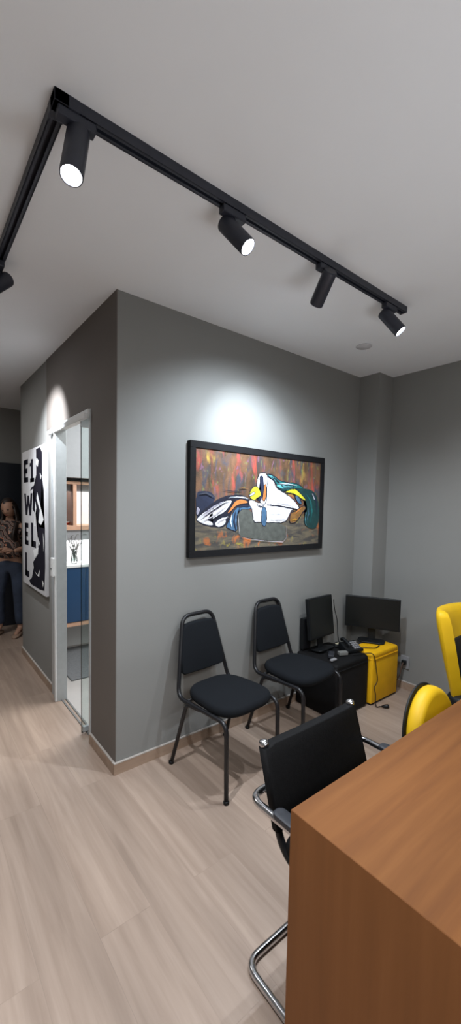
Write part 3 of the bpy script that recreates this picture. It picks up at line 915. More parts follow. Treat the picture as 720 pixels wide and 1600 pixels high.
# ---------------------------------------------------------------- black banquet chairs
def banquet_chair(label, loc, rz):
    t = thing('banquet_chair', label, 'chair', loc, rz, 'black banquet chairs along the painting wall')
    T = 0.0125
    bm = bmesh.new()
    left = [(-0.205, -0.245, 0.003), (-0.205, -0.235, 0.425), (-0.205, 0.185, 0.415), (-0.125, 0.268, 0.868)]
    right = [(-x, y, z) for x, y, z in left[::-1]]
    path = smoothpath(left[:3] + [(-0.118, 0.268, 0.868)] + [(0.118, 0.268, 0.868)] + right[1:], 0.062, 8)
    tube(bm, path, T, 12)
    obj('frame', bm, M['black_metal'], t, True)
    for s in (-1, 1):
        bm = bmesh.new()
        tube(bm, smoothpath([(s * 0.203, -0.02, 0.414), (s * 0.206, 0.10, 0.405), (s * 0.222, 0.222, 0.003)], 0.035), 0.0115, 12)
        obj('leg', bm, M['black_metal'], t, True)
        bm = bmesh.new()
        lathe(bm, [(0, 0), (0.015, 0), (0.016, 0.014), (0.013, 0.018), (0, 0.018)], 16, Matrix.Translation((s * 0.222, 0.222, 0.0)))
        obj('foot_cap', bm, M['plastic'], t, True)
        bm = bmesh.new()
        lathe(bm, [(0, 0), (0.015, 0), (0.016, 0.014), (0.013, 0.018), (0, 0.018)], 16, Matrix.Translation((s * 0.205, -0.245, 0.0)))
        obj('foot_cap', bm, M['plastic'], t, True)
    bm = bmesh.new()
    tube(bm, [(-0.205, -0.12, 0.412), (0.205, -0.12, 0.412)], 0.009, 8)
    tube(bm, [(-0.205, 0.12, 0.409), (0.205, 0.12, 0.409)], 0.009, 8)
    obj('cross_bar', bm, M['black_metal'], t, True)
    # seat cushion
    out = []
    for k in range(48):
        a = 2 * PI * k / 48
        c, s = math.cos(a), math.sin(a)
        e = 0.62
        x = math.copysign(abs(c) ** e, c)
        y = math.copysign(abs(s) ** e, s)
        wx = 0.215 - 0.028 * (y + 1) / 2
        out.append((wx * x, -0.035 + 0.215 * y))
    bm = bmesh.new()
    pad(bm, out, 0.058, 'xy', 0.422, 0.027, None, dome=0.012)
    obj('seat', bm, M['black_fabric'], t, True)
    # back cushion, trapezoid between the posts
    sl = (0.268 - 0.185) / (0.868 - 0.415)
    Sh = Matrix(((1, 0, 0, 0), (0, 1, sl, 0.185 - 0.415 * sl), (0, 0, 1, 0), (0, 0, 0, 1)))
    o2 = [(-0.168, 0.545), (-0.150, 0.532), (0.0, 0.528), (0.150, 0.532), (0.168, 0.545)]
    for z in (0.62, 0.70, 0.77):
        o2.append((0.1875 - (z - 0.5) * 0.192, z))
    o2 += [(0.128, 0.800), (0.108, 0.818), (0.06, 0.826), (0.0, 0.828), (-0.06, 0.826), (-0.108, 0.818), (-0.128, 0.800)]
    for z in (0.77, 0.70, 0.62):
        o2.append((-(0.1875 - (z - 0.5) * 0.192), z))
    bm = bmesh.new()
    pad(bm, o2, 0.034, 'xz', -0.020, 0.012, Sh)
    obj('backrest', bm, M['black_fabric'], t, True)
    return t

banquet_chair('black fabric banquet chair under the left half of the painting, fully visible to its feet', (0.545, -0.308, 0), math.radians(5))
banquet_chair('black fabric banquet chair standing against the black pouf, under the painting', (1.165, -0.290, 0), math.radians(4))

# ---------------------------------------------------------------- poufs
def pouf(label, x0, y0, x1, y1, h, m, cat='pouf'):
    cx, cy = (x0 + x1) / 2, (y0 + y1) / 2
    t = thing('cube_pouf', label, cat, (cx, cy, 0), group='cube poufs in the corner')
    a, b_ = (x1 - x0) / 2, (y1 - y0) / 2
    obj('base', bxm(-a + 0.012, -b_ + 0.012, 0, a - 0.012, b_ - 0.012, 0.02), M['plastic'], t)
    obj('body', bxm(-a, -b_, 0.012, a, b_, h - 0.022, bev=0.014, seg=3), m, t, 'auto')
    bm = bmesh.new()
    pad(bm, rrect(-a - 0.002, -b_ - 0.002, a + 0.002, b_ + 0.002, 0.03), 0.045, 'xy', h - 0.048, 0.02, None, 0.006)
    obj('cushion', bm, m, t, True)
    bm = bmesh.new()
    R = rrect(-a - 0.003, -b_ - 0.003, a + 0.003, b_ + 0.003, 0.03)
    tube(bm, [(x, y, h - 0.050) for x, y in R], 0.003, 6, closed=True)
    obj('piping', bm, m, t, True)
    return t
pouf('black cube pouf carrying a small monitor, beside the yellow one', 1.492, -0.402, 1.898, -0.012, 0.415, M['black_pouf'])
pouf('mustard yellow cube pouf between the black pouf and right wall', 1.915, -0.425, 2.300, -0.212, 0.42, M['yellow_pouf'])

# ---------------------------------------------------------------- electronics on the poufs
def frame_of(origin, ang, lean=0.0):
    """local x along width, local y outwards from the screen (towards the viewer), z up"""
    return Matrix.Translation(origin) @ Matrix.Rotation(ang, 4, 'Z') @ Matrix.Rotation(lean, 4, 'X')

def place(o, Mx):
    o.matrix_world = Mx

# wide monitor
t = thing('computer_monitor', 'wide black flat monitor standing on the yellow pouf', 'monitor', group='monitors on the poufs')
wd = 0.441
place(t, frame_of((2.155, -0.255, 0.424), math.radians(-62.4)))
obj('bezel', bxm(-wd / 2, -0.010, 0.115, wd / 2, 0.018, 0.382, bev=0.004), M['plastic'], t)
obj('screen', bxm(-wd / 2 + 0.010, -0.0112, 0.130, wd / 2 - 0.010, -0.009, 0.372), M['screen'], t)
obj('rear_shell', bxm(-0.15, 0.018, 0.15, 0.15, 0.045, 0.34, bev=0.012), M['plastic'], t)
bm = bmesh.new()
box(bm, -0.03, 0.020, 0.008, 0.03, 0.040, 0.20, bev=0.004)
obj('neck', bm, M['plastic'], t)
bm = bmesh.new()
pad(bm, rrect(-0.11, -0.055, 0.11, 0.075, 0.04), 0.012, 'xy', 0.0, 0.005)
obj('foot', bm, M['plastic'], t, True)

# small monitor
t = thing('computer_monitor', 'small squarish black monitor leaning on the black pouf near the wall', 'monitor', group='monitors on the poufs')
place(t, frame_of((1.665, -0.140, 0.420), math.radians(3), math.radians(-7)))
obj('bezel', bxm(-0.160, -0.012, 0.105, 0.150, 0.020, 0.425, bev=0.004), M['plastic'], t)
obj('screen', bxm(-0.150, -0.0135, 0.118, 0.140, -0.011, 0.415), M['screen'], t)
obj('rear_shell', bxm(-0.10, 0.020, 0.14, 0.10, 0.05, 0.36, bev=0.012), M['plastic'], t)
obj('neck', bxm(-0.03, 0.018, 0.012, 0.03, 0.034, 0.20, bev=0.003), M['plastic'], t)
bm = bmesh.new()
pad(bm, rrect(-0.10, -0.05, 0.10, 0.06, 0.03), 0.012, 'xy', 0.008, 0.005)
obj('foot', bm, M['plastic'], t, True)

# desktop speaker / mini tower behind it
t = thing('mini_tower', 'black computer box standing behind the small monitor against the wall', 'computer', (1.572, -0.040, 0.421))
obj('case', bxm(-0.047, -0.012, 0, 0.045, 0.028, 0.25, bev=0.006), M['plastic'], t)
obj('front_panel', bxm(-0.040, -0.016, 0.01, 0.038, -0.012, 0.24, bev=0.001), M['black_metal'], t)

def cable(pts, r, m, label, name='power_cable', r_=0.03, plug=None, cat='cable'):
    P = [Vector(p) for p in pts]
    t = thing(name, label, cat, P[0])
    bm = bmesh.new()
    # catmull-rom
    Q = []
    for i in range(len(P) - 1):
        p0, p1, p2, p3 = P[max(i - 1, 0)], P[i], P[i + 1], P[min(i + 2, len(P) - 1)]
        for k in range(8):
            s = k / 8
            Q.append(0.5 * ((2 * p1) + (-p0 + p2) * s + (2 * p0 - 5 * p1 + 4 * p2 - p3) * s * s + (-p0 + 3 * p1 - 3 * p2 + p3) * s ** 3))
    Q.append(P[-1])
    tube(bm, [q - P[0] for q in Q], r, 8)
    obj('cord', bm, m, t, True)
    if plug:
        d = (Q[-1] - Q[-4]).normalized()
        bm = bmesh.new()
        lathe(bm, [(0, -0.004), (0.006, -0.002), (0.010, 0.010), (0.014, 0.020), (0.015, 0.045), (0.010, 0.052), (0, 0.053)], 14, Matrix.Translation(Q[-1] - P[0]) @ ik_dir(d, (0, 0, 1)))
        obj('plug', bm, m, t, True)
    return t

cable([(1.825, -0.105, 0.80), (1.850, -0.09, 0.76), (1.865, -0.09, 0.70), (1.885, -0.10, 0.62), (1.888, -0.11, 0.50), (1.885, -0.13, 0.425)], 0.0035, M['plastic'], 'thin black cable hanging down the right side of the small monitor')
cable([(1.76, -0.355, 0.426), (1.80, -0.37, 0.426), (1.86, -0.385, 0.426), (1.915, -0.43, 0.415), (1.945, -0.440, 0.30), (1.965, -0.442, 0.20), (1.925, -0.442, 0.155), (1.94, -0.445, 0.10), (1.93, -0.46, 0.012), (1.955, -0.478, 0.010), (1.965, -0.490, 0.012)], 0.0035, M['plastic'], 'black power cable running down between the poufs to a plug on the floor', plug=True)
cable([(2.17, -0.33, 0.428), (2.10, -0.36, 0.430), (2.04, -0.37, 0.428), (1.99, -0.34, 0.430), (1.96, -0.30, 0.428)], 0.0035, M['plastic'], 'short black cable lying on top of the yellow pouf')

def adapter(name, label, loc, rz, sx, sy, sz, m, cat):
    t = thing(name, label, cat, loc, rz, 'power adapters on the black pouf')
    obj('case', bxm(-sx / 2, -sy / 2, 0, sx / 2, sy / 2, sz, bev=min(sz * 0.3, 0.006)), m, t)
    bm = bmesh.new()
    tube(bm, smoothpath([(sx / 2 - 0.002, 0, sz / 2), (sx / 2 + 0.03, 0.006, sz / 2), (sx / 2 + 0.05, 0.03, 0.006), (sx / 2 + 0.02, 0.06, 0.005)], 0.02), 0.003, 6)
    obj('cord', bm, M['plastic'], t, True)
    return t
adapter('power_adapter', 'grey power adapter at the front of the small monitor foot', (1.600, -0.270, 0.421), 0.6, 0.10, 0.045, 0.028, M['grey_leather'], 'adapter')
adapter('power_adapter', 'smaller grey adapter with loose cord between the two monitors', (1.700, -0.30, 0.421), -0.4, 0.075, 0.04, 0.03, M['twig'], 'adapter')
o = obj('cable_connector', bxm(-0.03, -0.012, 0, 0.03, 0.012, 0.014, bev=0.004), M['tin'], loc=(1.545, -0.33, 0.421))
tag(o, 'light grey connector lying at the left front of the black pouf top', 'connector')
t = thing('coiled_cable', 'coiled cable with a cream tag on the black pouf right of the small monitor', 'cable', (1.850, -0.145, 0.423))
bm = bmesh.new()
for q in range(3):
    tube(bm, [((0.052 - 0.004 * q) * math.cos(a * PI / 12), (0.032 - 0.003 * q) * math.sin(a * PI / 12), 0.004 + 0.006 * q) for a in range(24)], 0.0035, 6, closed=True)
obj('coil', bm, M['plastic'], t, True)
obj('tag', bxm(-0.028, -0.012, 0.016, 0.030, 0.012, 0.019, bev=0.001), M['cream'], t)
t = thing('desk_telephone', 'black desk telephone in front of the wide monitor on the poufs', 'telephone', (1.845, -0.275, 0.424), math.radians(-15))
bm = bmesh.new()
loft(bm, [[(-0.075, y, 0.0), (0.075, y, 0.0), (0.075, y, h_), (-0.075, y, h_)] for y, h_ in ((-0.055, 0.018), (-0.02, 0.024), (0.055, 0.055), (0.065, 0.05))])
obj('base', bm, M['plastic'], t)
bm = bmesh.new()
tube(bm, smoothpath([(-0.05, -0.045, 0.045), (-0.052, -0.035, 0.062), (-0.052, 0.04, 0.085), (-0.05, 0.06, 0.072)], 0.015), 0.014, 10)
obj('handset', bm, M['plastic'], t, True)
for i in range(3):
    for j in range(4):
        obj('key', bxm(0.0 + i * 0.022, -0.040 + j * 0.018, 0.022 + j * 0.0085, 0.016 + i * 0.022, -0.028 + j * 0.018, 0.031 + j * 0.0085), M['tin'], t)

# wall outlet
t = thing('wall_outlet', 'pale wall socket with a plugged cable low on the right wall', 'socket', (2.44, -0.415, 0.235))
obj('plate', bxm(-0.010, -0.038, -0.055, -0.0005, 0.038, 0.055, bev=0.003), M['tin'], t)
obj('plug', bxm(-0.04, -0.018, -0.015, -0.010, 0.018, 0.02, bev=0.004), M['plastic'], t)
cable([(2.402, -0.415, 0.237), (2.385, -0.41, 0.20), (2.375, -0.40, 0.12), (2.36, -0.36, 0.05), (2.34, -0.33, 0.006), (2.325, -0.28, 0.006)], 0.004, M['darkwood'], 'brown cord dropping from the wall socket to the floor')

# ---------------------------------------------------------------- wooden table
X0, X1, Y0, Y1, TH = -0.130, 2.34, -2.42, -1.457, 0.75
t = thing('wooden_table', 'large orange-brown wood veneer table with solid panel ends in the foreground', 'table', ((X0 + X1) / 2, (Y0 + Y1) / 2, 0))
cx, cy = (X0 + X1) / 2, (Y0 + Y1) / 2
def prism_xz(poly, y0, y1):
    bm = bmesh.new()
    loft(bm, [[(x - cx, y0 - cy, z) for x, z in poly], [(x - cx, y1 - cy, z) for x, z in poly]])
    es = [e_ for e_ in bm.edges]
    bmesh.ops.bevel(bm, geom=es, offset=0.0008, segments=1, affect='EDGES')
    return bm
m_ = 0.038
obj('tabletop', prism_xz([(X0, TH), (X0 + m_, TH - m_), (X1 - m_, TH - m_), (X1, TH)], Y0, Y1), M['table_top'], t)
obj('side_panel', prism_xz([(X0, 0), (X0 + m_, 0), (X0 + m_, TH - m_ - 0.0002), (X0, TH - 0.0002)], Y0, Y1), M['table_side'], t)
obj('side_panel', prism_xz([(X1, 0), (X1 - m_, 0), (X1 - m_, TH - m_ - 0.0002), (X1, TH - 0.0002)], Y0, Y1), M['table_side'], t)
obj('back_panel', bxm(X0 + 0.036 - cx, Y0 + 0.12 - cy, 0.25, X1 - 0.036 - cx, Y0 + 0.14 - cy, TH - 0.041), M['table_side'], t)

# ---------------------------------------------------------------- chrome cantilever armchair
t = thing('cantilever_chair', 'black leatherette armchair with chrome tube frame and round post caps behind the table', 'chair', (0.262, -1.45, 0))
def q(x, y, z):
    return (x - 0.262, y + 1.45, z)
xl, xr, xb = -0.046, 0.548, -1.203
AH = 0.598
loop = [q(xl, xb, AH), q(xl, -1.72, AH + 0.01), q(xl, -1.735, 0.013), q(xl, xb, 0.013), q(xr, xb, 0.013), q(xr, -1.735, 0.013), q(xr, -1.72, AH + 0.01), q(xr, xb, AH)]
bm = bmesh.new()
tube(bm, smoothpath(loop, 0.055, 8, closed=True), 0.0125, 14, closed=True)
obj('chrome_frame', bm, M['chrome'], t, True)
pxl, pxr = 0.018, 0.502
for s, px_ in ((-1, pxl), (1, pxr)):
    bm = bmesh.new()
    tube(bm, smoothpath([q(px_, -1.195, 0.752), q(px_, -1.298, 0.42), q(px_, -1.70, 0.432)], 0.09, 8), 0.0125, 12)
    obj('back_post', bm, M['black_metal'], t, True)
    bm = bmesh.new()
    ax = Vector((0, 0.103, 0.332)).normalized()
    lathe(bm, [(0.0145, -0.012), (0.0165, -0.004), (0.0165, 0.004), (0.013, 0.010), (0.006, 0.013), (0, 0.0138)], 20, Matrix.Translation(q(px_, -1.195, 0.752)) @ ik_dir(ax, (1, 0, 0)))
    obj('post_cap', bm, M['chrome'], t, True)
    # bracket from the post to the arm loop
    bm = bmesh.new()
    xa = xl if s < 0 else xr
    tube(bm, [q(px_, -1.243, AH), q(px_, -1.205, AH)], 0.009, 10)
    obj('bracket', bm, M['chrome'], t, True)
    bm = bmesh.new()
    xi = xa + (-s) * 0.008
    pad(bm, rrect(*sorted((xi - 0.020 - 0.262, xi + 0.024 - 0.262)), *[0] * 0, r=0.018) if False else rrect(xi - 0.022 - 0.262, -1.66 + 1.45, xi + 0.022 - 0.262, -1.312 + 1.45, 0.019), 0.016, 'xy', AH + 0.008, 0.007)
    obj('arm_pad', bm, M['grey_leather'], t, True)
# sling back
sl = 0.103 / 0.332
Sh = Matrix(((1, 0, 0, 0), (0, 1, sl, (-1.195 + 1.45) - 0.752 * sl), (0, 0, 1, 0), (0, 0, 0, 1)))
bm = bmesh.new()
ol = [(pxl - 0.016 - 0.262, 0.500), (pxr + 0.016 - 0.262, 0.500), (pxr + 0.016 - 0.262, 0.742), (0.26, 0.742), (0.23, 0.748), (0.1, 0.747), (-0.1, 0.747), (-0.215, 0.748), (-0.236, 0.742), (pxl - 0.016 - 0.262, 0.742)]
pad(bm, ol, 0.034, 'xz', -0.017, 0.010, Sh)
obj('backrest', bm, M['black_leather'], t, True)
bm = bmesh.new()
pad(bm, rrect(pxl - 0.01 - 0.262, -0.285, pxr + 0.01 - 0.262, 0.155, 0.04), 0.05, 'xy', 0.438, 0.02, None, 0.01)
obj('seat', bm, M['black_leather'], t, True)

# ---------------------------------------------------------------- yellow chairs behind the table
def swivel_base(t, z):
    bm = bmesh.new()
    lathe(bm, [(0, 0.07), (0.028, 0.07), (0.028, 0.20), (0.02, 0.21), (0.02, z), (0, z)], 20)
    obj('gas_column', bm, M['plastic'], t, 'auto')
    for k in range(5):
        a = 2 * PI * k / 5 + 0.3
        d = Vector((math.cos(a), math.sin(a), 0))
        bm = bmesh.new()
        tube(bm, [d * 0.02 + Vector((0, 0, 0.095)), d * 0.15 + Vector((0, 0, 0.085)), d * 0.27 + Vector((0, 0, 0.062))], [0.022, 0.018, 0.012], 10)
        l_ = obj('star_leg', bm, M['plastic'], t, True)
        bm = bmesh.new()
        for s in (-1, 1):
            n_ = Vector((-d.y, d.x, 0))
            lathe(bm, [(0, -0.008), (0.022, -0.008), (0.025, -0.004), (0.025, 0.004), (0.022, 0.008), (0, 0.008)], 18, Matrix.Translation(d * 0.27 + n_ * 0.013 * s + Vector((0, 0, 0.0252))) @ ik_dir(n_, (0, 0, 1)))
        obj('caster', bm, M['plastic'], l_, 'auto')
    obj('mechanism', bxm(-0.09, -0.10, z - 0.01, 0.09, 0.10, z + 0.025, bev=0.006), M['plastic'], t)

def arch(hw_, z0, z1, n=20, pw=2.0, top=None):
    out = [(-hw_ * 0.80, z0), (0, z0 - 0.006), (hw_ * 0.80, z0)]
    top = top or 0.23
    zc = z1 - top
    out.append((hw_ * 0.95, z0 + 0.05))
    for k in range(n + 1):
        a = PI * k / n
        c, s = math.cos(a), math.sin(a)
        out.append((hw_ * math.copysign(abs(c) ** (2 / pw), c), zc + top * abs(s) ** (2 / pw)))
    out.append((-hw_ * 0.95, z0 + 0.05))
    return out

# round-backed one
t = thing('swivel_chair', 'yellow leatherette chair with low round back and black shell, nearest behind the table', 'chair', (1.040, -1.43, 0), math.radians(0))
swivel_base(t, 0.36)
bm = bmesh.new()
pad(bm, rrect(-0.215, -0.22, 0.215, 0.20, 0.09), 0.075, 'xy', 0.385, 0.032, None, 0.012)
obj('seat', bm, M['yellow_leather'], t, True)
bm = bmesh.new()
pad(bm, rrect(-0.21, -0.21, 0.21, 0.20, 0.09), 0.014, 'xy', 0.372, 0.005)
obj('seat_shell', bm, M['plastic'], t, True)
Sh = Matrix(((1, 0, 0, 0), (0, 1, 0.12, 0.155 - 0.05), (0, 0, 1, 0), (0, 0, 0, 1)))
bm = bmesh.new()
pad(bm, arch(0.192, 0.45, 0.700), 0.075, 'xz', -0.060, 0.03, Sh)
obj('backrest', bm, M['yellow_leather'], t, True)
bm = bmesh.new()
pad(bm, arch(0.195, 0.44, 0.703), 0.010, 'xz', 0.014, 0.004, Sh)
obj('back_shell', bm, M['plastic'], t, True)
bm = bmesh.new()
tube(bm, smoothpath([(0, 0.02, 0.37), (0, 0.225, 0.37), (0, 0.23, 0.55)], 0.05), 0.016, 10)
obj('back_bar', bm, M['plastic'], t, True)

# tall-backed one
t = thing('swivel_chair', 'tall yellow shell chair at the right picture edge, farther behind the table', 'chair', (1.80, -1.30, 0), math.radians(0))
swivel_base(t, 0.36)
bm = bmesh.new()
pad(bm, rrect(-0.235, -0.23, 0.235, 0.20, 0.09), 0.075, 'xy', 0.385, 0.032, None, 0.012)
obj('seat', bm, M['plastic'], t, True)
# concave shell back: side rims come forward
def shell_ring(z, hw_, y0, cv, th, n=22):
    front, rear = [], []
    for k in range(n + 1):
        u = -1 + 2 * k / n
        x = hw_ * math.sin(u * PI / 2 * 0.98)
        yy = y0 - cv * (1 - math.cos(u * PI / 2 * 0.98))
        rear.append((x, yy, z))
        xi = (hw_ - th) * math.sin(u * PI / 2 * 0.98)
        front.append((xi, yy - th * (0.55 + 0.45 * abs(math.cos(u * PI / 2))), z))
    return rear + front[::-1]
bm = bmesh.new()
rings = []
for z, hw_, y0, cv, th in ((0.40, 0.20, 0.185, 0.05, 0.050), (0.46, 0.215, 0.200, 0.06, 0.056), (0.60, 0.235, 0.235, 0.075, 0.060), (0.75, 0.250, 0.275, 0.09, 0.062), (0.86, 0.250, 0.300, 0.09, 0.062), (0.905, 0.240, 0.308, 0.085, 0.056), (0.930, 0.222, 0.312, 0.08, 0.044), (0.940, 0.200, 0.312, 0.07, 0.026)):
    rings.append(shell_ring(z, hw_, y0, cv, th))
loft(bm, rings)
obj('backrest', bm, M['yellow_leather'], t, 'auto')
bm = bmesh.new()
pad(bm, rrect(-0.205, 0.44, 0.205, 0.76, 0.08), 0.03, 'xz', 0.0, 0.013, Matrix(((1, 0, 0, 0), (0, 1, 0.25, 0.015), (0, 0, 1, 0), (0, 0, 0, 1))))
obj('back_cushion', bm, M['plastic'], t, True)

# ---------------------------------------------------------------- person at the end of the corridor
def skin(verts, edges, radii, sub=2, root=0):
    me = bpy.data.meshes.new('tmp')
    me.from_pydata([Vector(v) for v in verts], edges, [])
    o = bpy.data.objects.new('tmp', me)
    COL.objects.link(o)
    md = o.modifiers.new('s', 'SKIN')
    md.use_smooth_shade = True
    md.branch_smoothing = 0.6
    for i, v in enumerate(me.skin_vertices[0].data):
        r = radii[i]
        v.radius = r if isinstance(r, (tuple, list)) else (r, r)
        v.use_root = (i == root)
    o.modifiers.new('u', 'SUBSURF').levels = sub
    dg = bpy.context.evaluated_depsgraph_get()
    ev = o.evaluated_get(dg)
    m2 = bpy.data.meshes.new_from_object(ev)
    bm = bmesh.new()
    bm.from_mesh(m2)
    bpy.data.objects.remove(o)
    return bm

def merge(bm, other):
    m = bpy.data.meshes.new('m')
    other.to_mesh(m)
    other.free()
    bm.from_mesh(m)

SKIN = mat('skin', (0.42, 0.24, 0.165), 0.55, var=0.05, scale=20)
JEANS = mat('blue_denim', (0.035, 0.05, 0.085), 0.85, var=0.3, scale=9, bump=0.3, bscale=400)
HAIR = mat('dark_brown_hair', (0.022, 0.014, 0.011), 0.5, var=0.3, scale=40)
SHOE = mat('beige_sandal', (0.30, 0.20, 0.14), 0.6)
# blouse with irregular orange, cream and black strokes
bl = bpy.data.materials.new('patterned_blouse')
bl.use_nodes = True
nt = bl.node_tree
b = nt.nodes['Principled BSDF']
b.inputs['Roughness'].default_value = 0.8
tc = nt.nodes.new('ShaderNodeTexCoord')
wv = nt.nodes.new('ShaderNodeTexWave')
wv.wave_type = 'BANDS'
wv.bands_direction = 'DIAGONAL'
wv.inputs['Scale'].default_value = 6.5
wv.inputs['Distortion'].default_value = 9.0
wv.inputs['Detail'].default_value = 2.0
wv.inputs['Detail Scale'].default_value = 1.6
rp = nt.nodes.new('ShaderNodeValToRGB')
rp.color_ramp.interpolation = 'CONSTANT'
e = rp.color_ramp.elements
e[0].position, e[0].color = 0.0, (0.02, 0.018, 0.02, 1)
e[1].position, e[1].color = 0.40, (0.50, 0.17, 0.09, 1)
x_ = e.new(0.56); x_.color = (0.42, 0.36, 0.30, 1)
x_ = e.new(0.68); x_.color = (0.14, 0.12, 0.11, 1)
nt.links.new(tc.outputs['Object'], wv.inputs['Vector'])
nt.links.new(wv.outputs['Fac'], rp.inputs['Fac'])
nt.links.new(rp.outputs['Color'], b.inputs['Base Color'])

# local frame: x = to the viewer's right, y = away from the viewer (she faces -y), z up
RZ = YAW - PI / 2
t = thing('person', 'standing woman with long dark hair, patterned blouse and jeans at the dark door', 'person', (0.02, 3.09, 0), RZ)
# skeleton; one vertex per joint
V = [(0.0, 0.0, 0.90),        # 0 pelvis
     (0.0, -0.005, 1.05),     # 1 waist
     (0.0, 0.0, 1.20),        # 2 chest
     (0.0, 0.01, 1.29),       # 3 upper chest
     (0.0, 0.0, 1.345),       # 4 neck
     (0.0, -0.018, 1.40),     # 5 skull base
     (0.165, 0.01, 1.265),    # 6 shoulder R(image right)
     (0.215, 0.03, 1.04),     # 7 elbow
     (0.115, -0.14, 1.00),    # 8 wrist
     (-0.165, 0.01, 1.265),   # 9
     (-0.205, 0.02, 1.04),    # 10
     (-0.055, -0.17, 1.02),   # 11 wrist
     (0.095, 0.0, 0.84),      # 12 hip
     (0.100, -0.02, 0.47),    # 13 knee
     (0.100, 0.02, 0.085),    # 14 ankle
     (0.110, -0.12, 0.030),   # 15 toe
     (-0.095, 0.0, 0.84),     # 16
     (-0.120, -0.05, 0.47),   # 17
     (-0.130, 0.0, 0.085),    # 18
     (-0.150, -0.14, 0.030)]  # 19
E_ = [(0, 1), (1, 2), (2, 3), (3, 4), (4, 5), (3, 6), (6, 7), (7, 8), (3, 9), (9, 10), (10, 11), (0, 12), (12, 13), (13, 14), (14, 15), (0, 16), (16, 17), (17, 18), (18, 19)]
R_ = [(0.13, 0.10), (0.105, 0.085), (0.12, 0.09), (0.095, 0.07), 0.046, 0.048, 0.048, 0.036, 0.023, 0.048, 0.036, 0.023, 0.082, 0.053, 0.033, 0.026, 0.082, 0.053, 0.033, 0.026]
body = skin(V, E_, R_, 2)
# head: shaped sphere with brow, nose, chin, ears
hb = bmesh.new()
bmesh.ops.create_uvsphere(hb, u_segments=32, v_segments=24, radius=1.0)
HC = Vector((0.0, -0.025, 1.475))
for v in hb.verts:
    c = v.co.copy()
    x, y, z = c.x * 0.070, c.y * 0.088, c.z * 0.108
    if c.z < 0:
        x *= 1 - 0.30 * c.z * c.z
        y *= 1 - 0.10 * c.z * c.z
    if c.y < -0.3:
        nx, nz = c.x / 0.22, (c.z + 0.12) / 0.26
        g = math.exp(-(nx * nx + nz * nz))
        y -= 0.020 * g
        for sx in (-0.38, 0.38):
            g = math.exp(-(((c.x - sx) / 0.2) ** 2 + ((c.z - 0.06) / 0.14) ** 2))
            y += 0.008 * g
        g = math.exp(-((c.x / 0.3) ** 2 + ((c.z + 0.80) / 0.2) ** 2))
        y -= 0.010 * g
    v.co = Vector((x, y, z))
tilt = Matrix.Rotation(math.radians(-8), 4, 'Y') @ Matrix.Rotation(math.radians(18), 4, 'X')
TM = Matrix.Translation(HC) @ tilt
for s in (-1, 1):
    n0 = len(hb.verts)
    r = bmesh.ops.create_uvsphere(hb, u_segments=10, v_segments=8, radius=1.0)
    for v in r['verts']:
        v.co = Vector((s * 0.070 + v.co.x * 0.010, 0.012 + v.co.y * 0.018, -0.005 + v.co.z * 0.030))
for v in hb.verts:
    v.co = TM @ v.co
merge(body, hb)
def hand(wrist, dirv, upv, side, curl=0.9):
    d = Vector(dirv).normalized()
    n_ = Vector(upv).normalized()
    n_ = (n_ - d * n_.dot(d)).normalized()
    s_ = d.cross(n_) * side
    W = Vector(wrist)
    pv = [W, W + d * 0.035, W + d * 0.075]
    bmh = skin(pv, [(0, 1), (1, 2)], [(0.022, 0.018), (0.034, 0.015), (0.036, 0.013)], 1)
    merge(body, bmh)
    for k, (off, L_) in enumerate(((-0.027, 0.060), (-0.009, 0.070), (0.009, 0.066), (0.026, 0.052))):
        p = W + d * 0.070 + s_ * off
        a = 0
        pts = [p]
        for seg, f in enumerate((0.45, 0.32, 0.23)):
            a += curl * (0.35, 0.55, 0.45)[seg]
            p = p + (d * math.cos(a) - n_ * math.sin(a)) * L_ * f
            pts.append(p)
        merge(body, skin(pts, [(0, 1), (1, 2), (2, 3)], [0.0095, 0.0088, 0.008, 0.007], 1))
    p = W + d * 0.025 - s_ * 0.022
    merge(body, skin([p, p - s_ * 0.02 + d * 0.022, p - s_ * 0.026 + d * 0.045 - n_ * 0.012], [(0, 1), (1, 2)], [0.012, 0.010, 0.008], 1))
hand(V[8], (-0.75, -0.35, 0.18), (0.1, -0.6, 0.8), 1)
hand(V[11], (0.80, -0.15, 0.10), (-0.1, -0.6, 0.8), -1)
obj('body', body, SKIN, t, True)
# face details
for s in (-1, 1):
    bm = bmesh.new()
    bmesh.ops.create_uvsphere(bm, u_segments=12, v_segments=8, radius=1.0)
    for v in bm.verts:
        v.co = TM @ Vector((s * 0.027 + v.co.x * 0.013, -0.0745 + v.co.y * 0.010, 0.006 + v.co.z * 0.006))
    obj('eye', bm, HAIR, t, True)
bm = bmesh.new()
tube(bm, [TM @ Vector((x, -0.083 + 12 * x * x, -0.052)) for x in (-0.024, -0.012, 0, 0.012, 0.024)], [0.002, 0.005, 0.006, 0.005, 0.002], 8)
obj('mouth', bm, mat('lips', (0.30, 0.09, 0.075), 0.5), t, True)
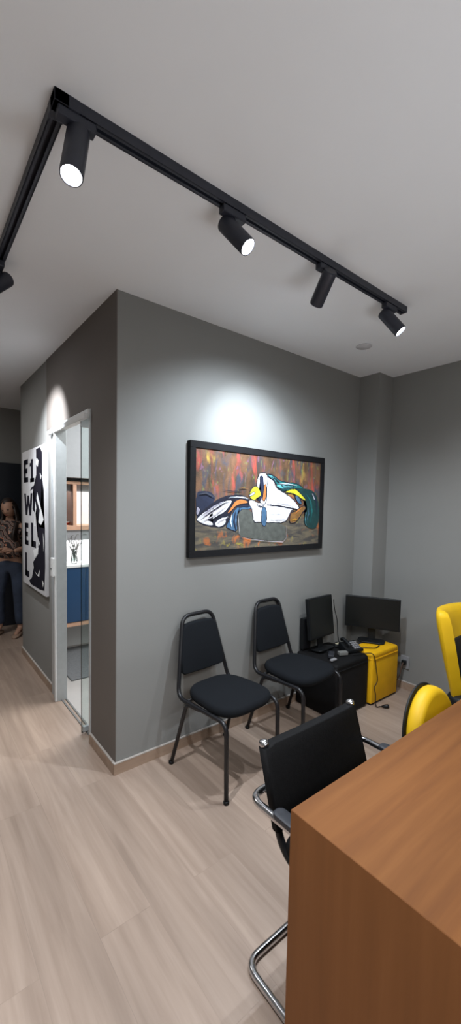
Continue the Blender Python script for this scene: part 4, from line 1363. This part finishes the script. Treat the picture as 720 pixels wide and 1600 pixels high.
# hair: cap plus long locks down to the chest
bm = bmesh.new()
bmesh.ops.create_uvsphere(bm, u_segments=32, v_segments=20, radius=1.0)
dele = []
for v in bm.verts:
    c = v.co.copy()
    v.co = TM @ Vector((c.x * 0.080, 0.010 + c.y * 0.094, 0.012 + c.z * 0.114))
    if c.y < -0.25 and c.z < 0.52 + 0.25 * abs(c.x) and abs(c.x) < 0.80:
        dele.append(v)
bmesh.ops.delete(bm, geom=dele, context='VERTS')
for k in range(26):
    a = PI * (-0.08 + 1.16 * k / 25)
    sx, sy = math.cos(a), math.sin(a)
    p0 = TM @ Vector((sx * 0.070, 0.012 + sy * 0.082, 0.03))
    wob = random.uniform(-0.012, 0.012)
    zl = random.uniform(1.08, 1.16)
    p1 = Vector((sx * 0.090 + wob, 0.02 + sy * 0.095, 1.36))
    p2 = Vector((sx * 0.112 + wob, (0.0 + sy * 0.120) - (0.085 if abs(sx) > 0.75 else 0.0), 1.24))
    p3 = Vector((sx * 0.102 - wob, (0.0 + sy * 0.125) - (0.110 if abs(sx) > 0.75 else 0.0), zl))
    tube(bm, smoothpath([p0, p1, p2, p3], 0.05, 4), 0.017, 8)
obj('hair', bm, HAIR, t, True)
# blouse
Vb = [(0.0, 0.0, 0.885), (0, 0, 0.98), (0, -0.005, 1.07), (0, 0, 1.20), (0, 0.01, 1.285), (0.150, 0.01, 1.265), (0.195, 0.02, 1.14), (0.212, 0.03, 1.07), (-0.150, 0.01, 1.265), (-0.190, 0.015, 1.14), (-0.204, 0.02, 1.07), (0, 0.0, 1.325)]
Eb = [(0, 1), (1, 2), (2, 3), (3, 4), (4, 5), (5, 6), (6, 7), (4, 8), (8, 9), (9, 10), (4, 11)]
Rb = [(0.165, 0.125), (0.155, 0.12), (0.135, 0.11), (0.145, 0.112), (0.115, 0.085), 0.062, 0.060, 0.060, 0.062, 0.060, 0.060, (0.065, 0.055)]
obj('blouse', skin(Vb, Eb, Rb, 2, 3), bl, t, True)
# jeans
Vj = [(0, 0, 0.93), (0, 0, 0.86), (0.098, 0, 0.78), (0.103, -0.015, 0.50), (0.102, 0.015, 0.115), (-0.098, 0, 0.78), (-0.122, -0.045, 0.50), (-0.132, 0.0, 0.115)]
Ej = [(0, 1), (1, 2), (2, 3), (3, 4), (1, 5), (5, 6), (6, 7)]
Rj = [(0.140, 0.108), (0.145, 0.115), 0.098, 0.070, 0.058, 0.098, 0.070, 0.058]
obj('jeans', skin(Vj, Ej, Rj, 2, 0), JEANS, t, True)
for s, (ax_, ay_, tx_, ty_) in ((1, (0.100, 0.05, 0.112, -0.155)), (-1, (-0.130, 0.03, -0.155, -0.175))):
    bm = bmesh.new()
    d = Vector((tx_ - ax_, ty_ - ay_, 0))
    rings = []
    for f, w_, h_ in ((-0.02, 0.022, 0.03), (0.0, 0.032, 0.05), (0.3, 0.034, 0.055), (0.6, 0.042, 0.045), (0.85, 0.042, 0.036), (1.0, 0.026, 0.026), (1.04, 0.012, 0.016)):
        c_ = Vector((ax_, ay_, 0)) + d * f
        n_ = Vector((-d.y, d.x, 0)).normalized()
        rings.append([c_ + n_ * w_ * math.cos(a) + Vector((0, 0, max(0.0, h_ / 2 + h_ / 2 * math.sin(a)))) for a in [2 * PI * k / 14 for k in range(14)]])
    loft(bm, rings)
    obj('shoe', bm, SHOE, t, True)
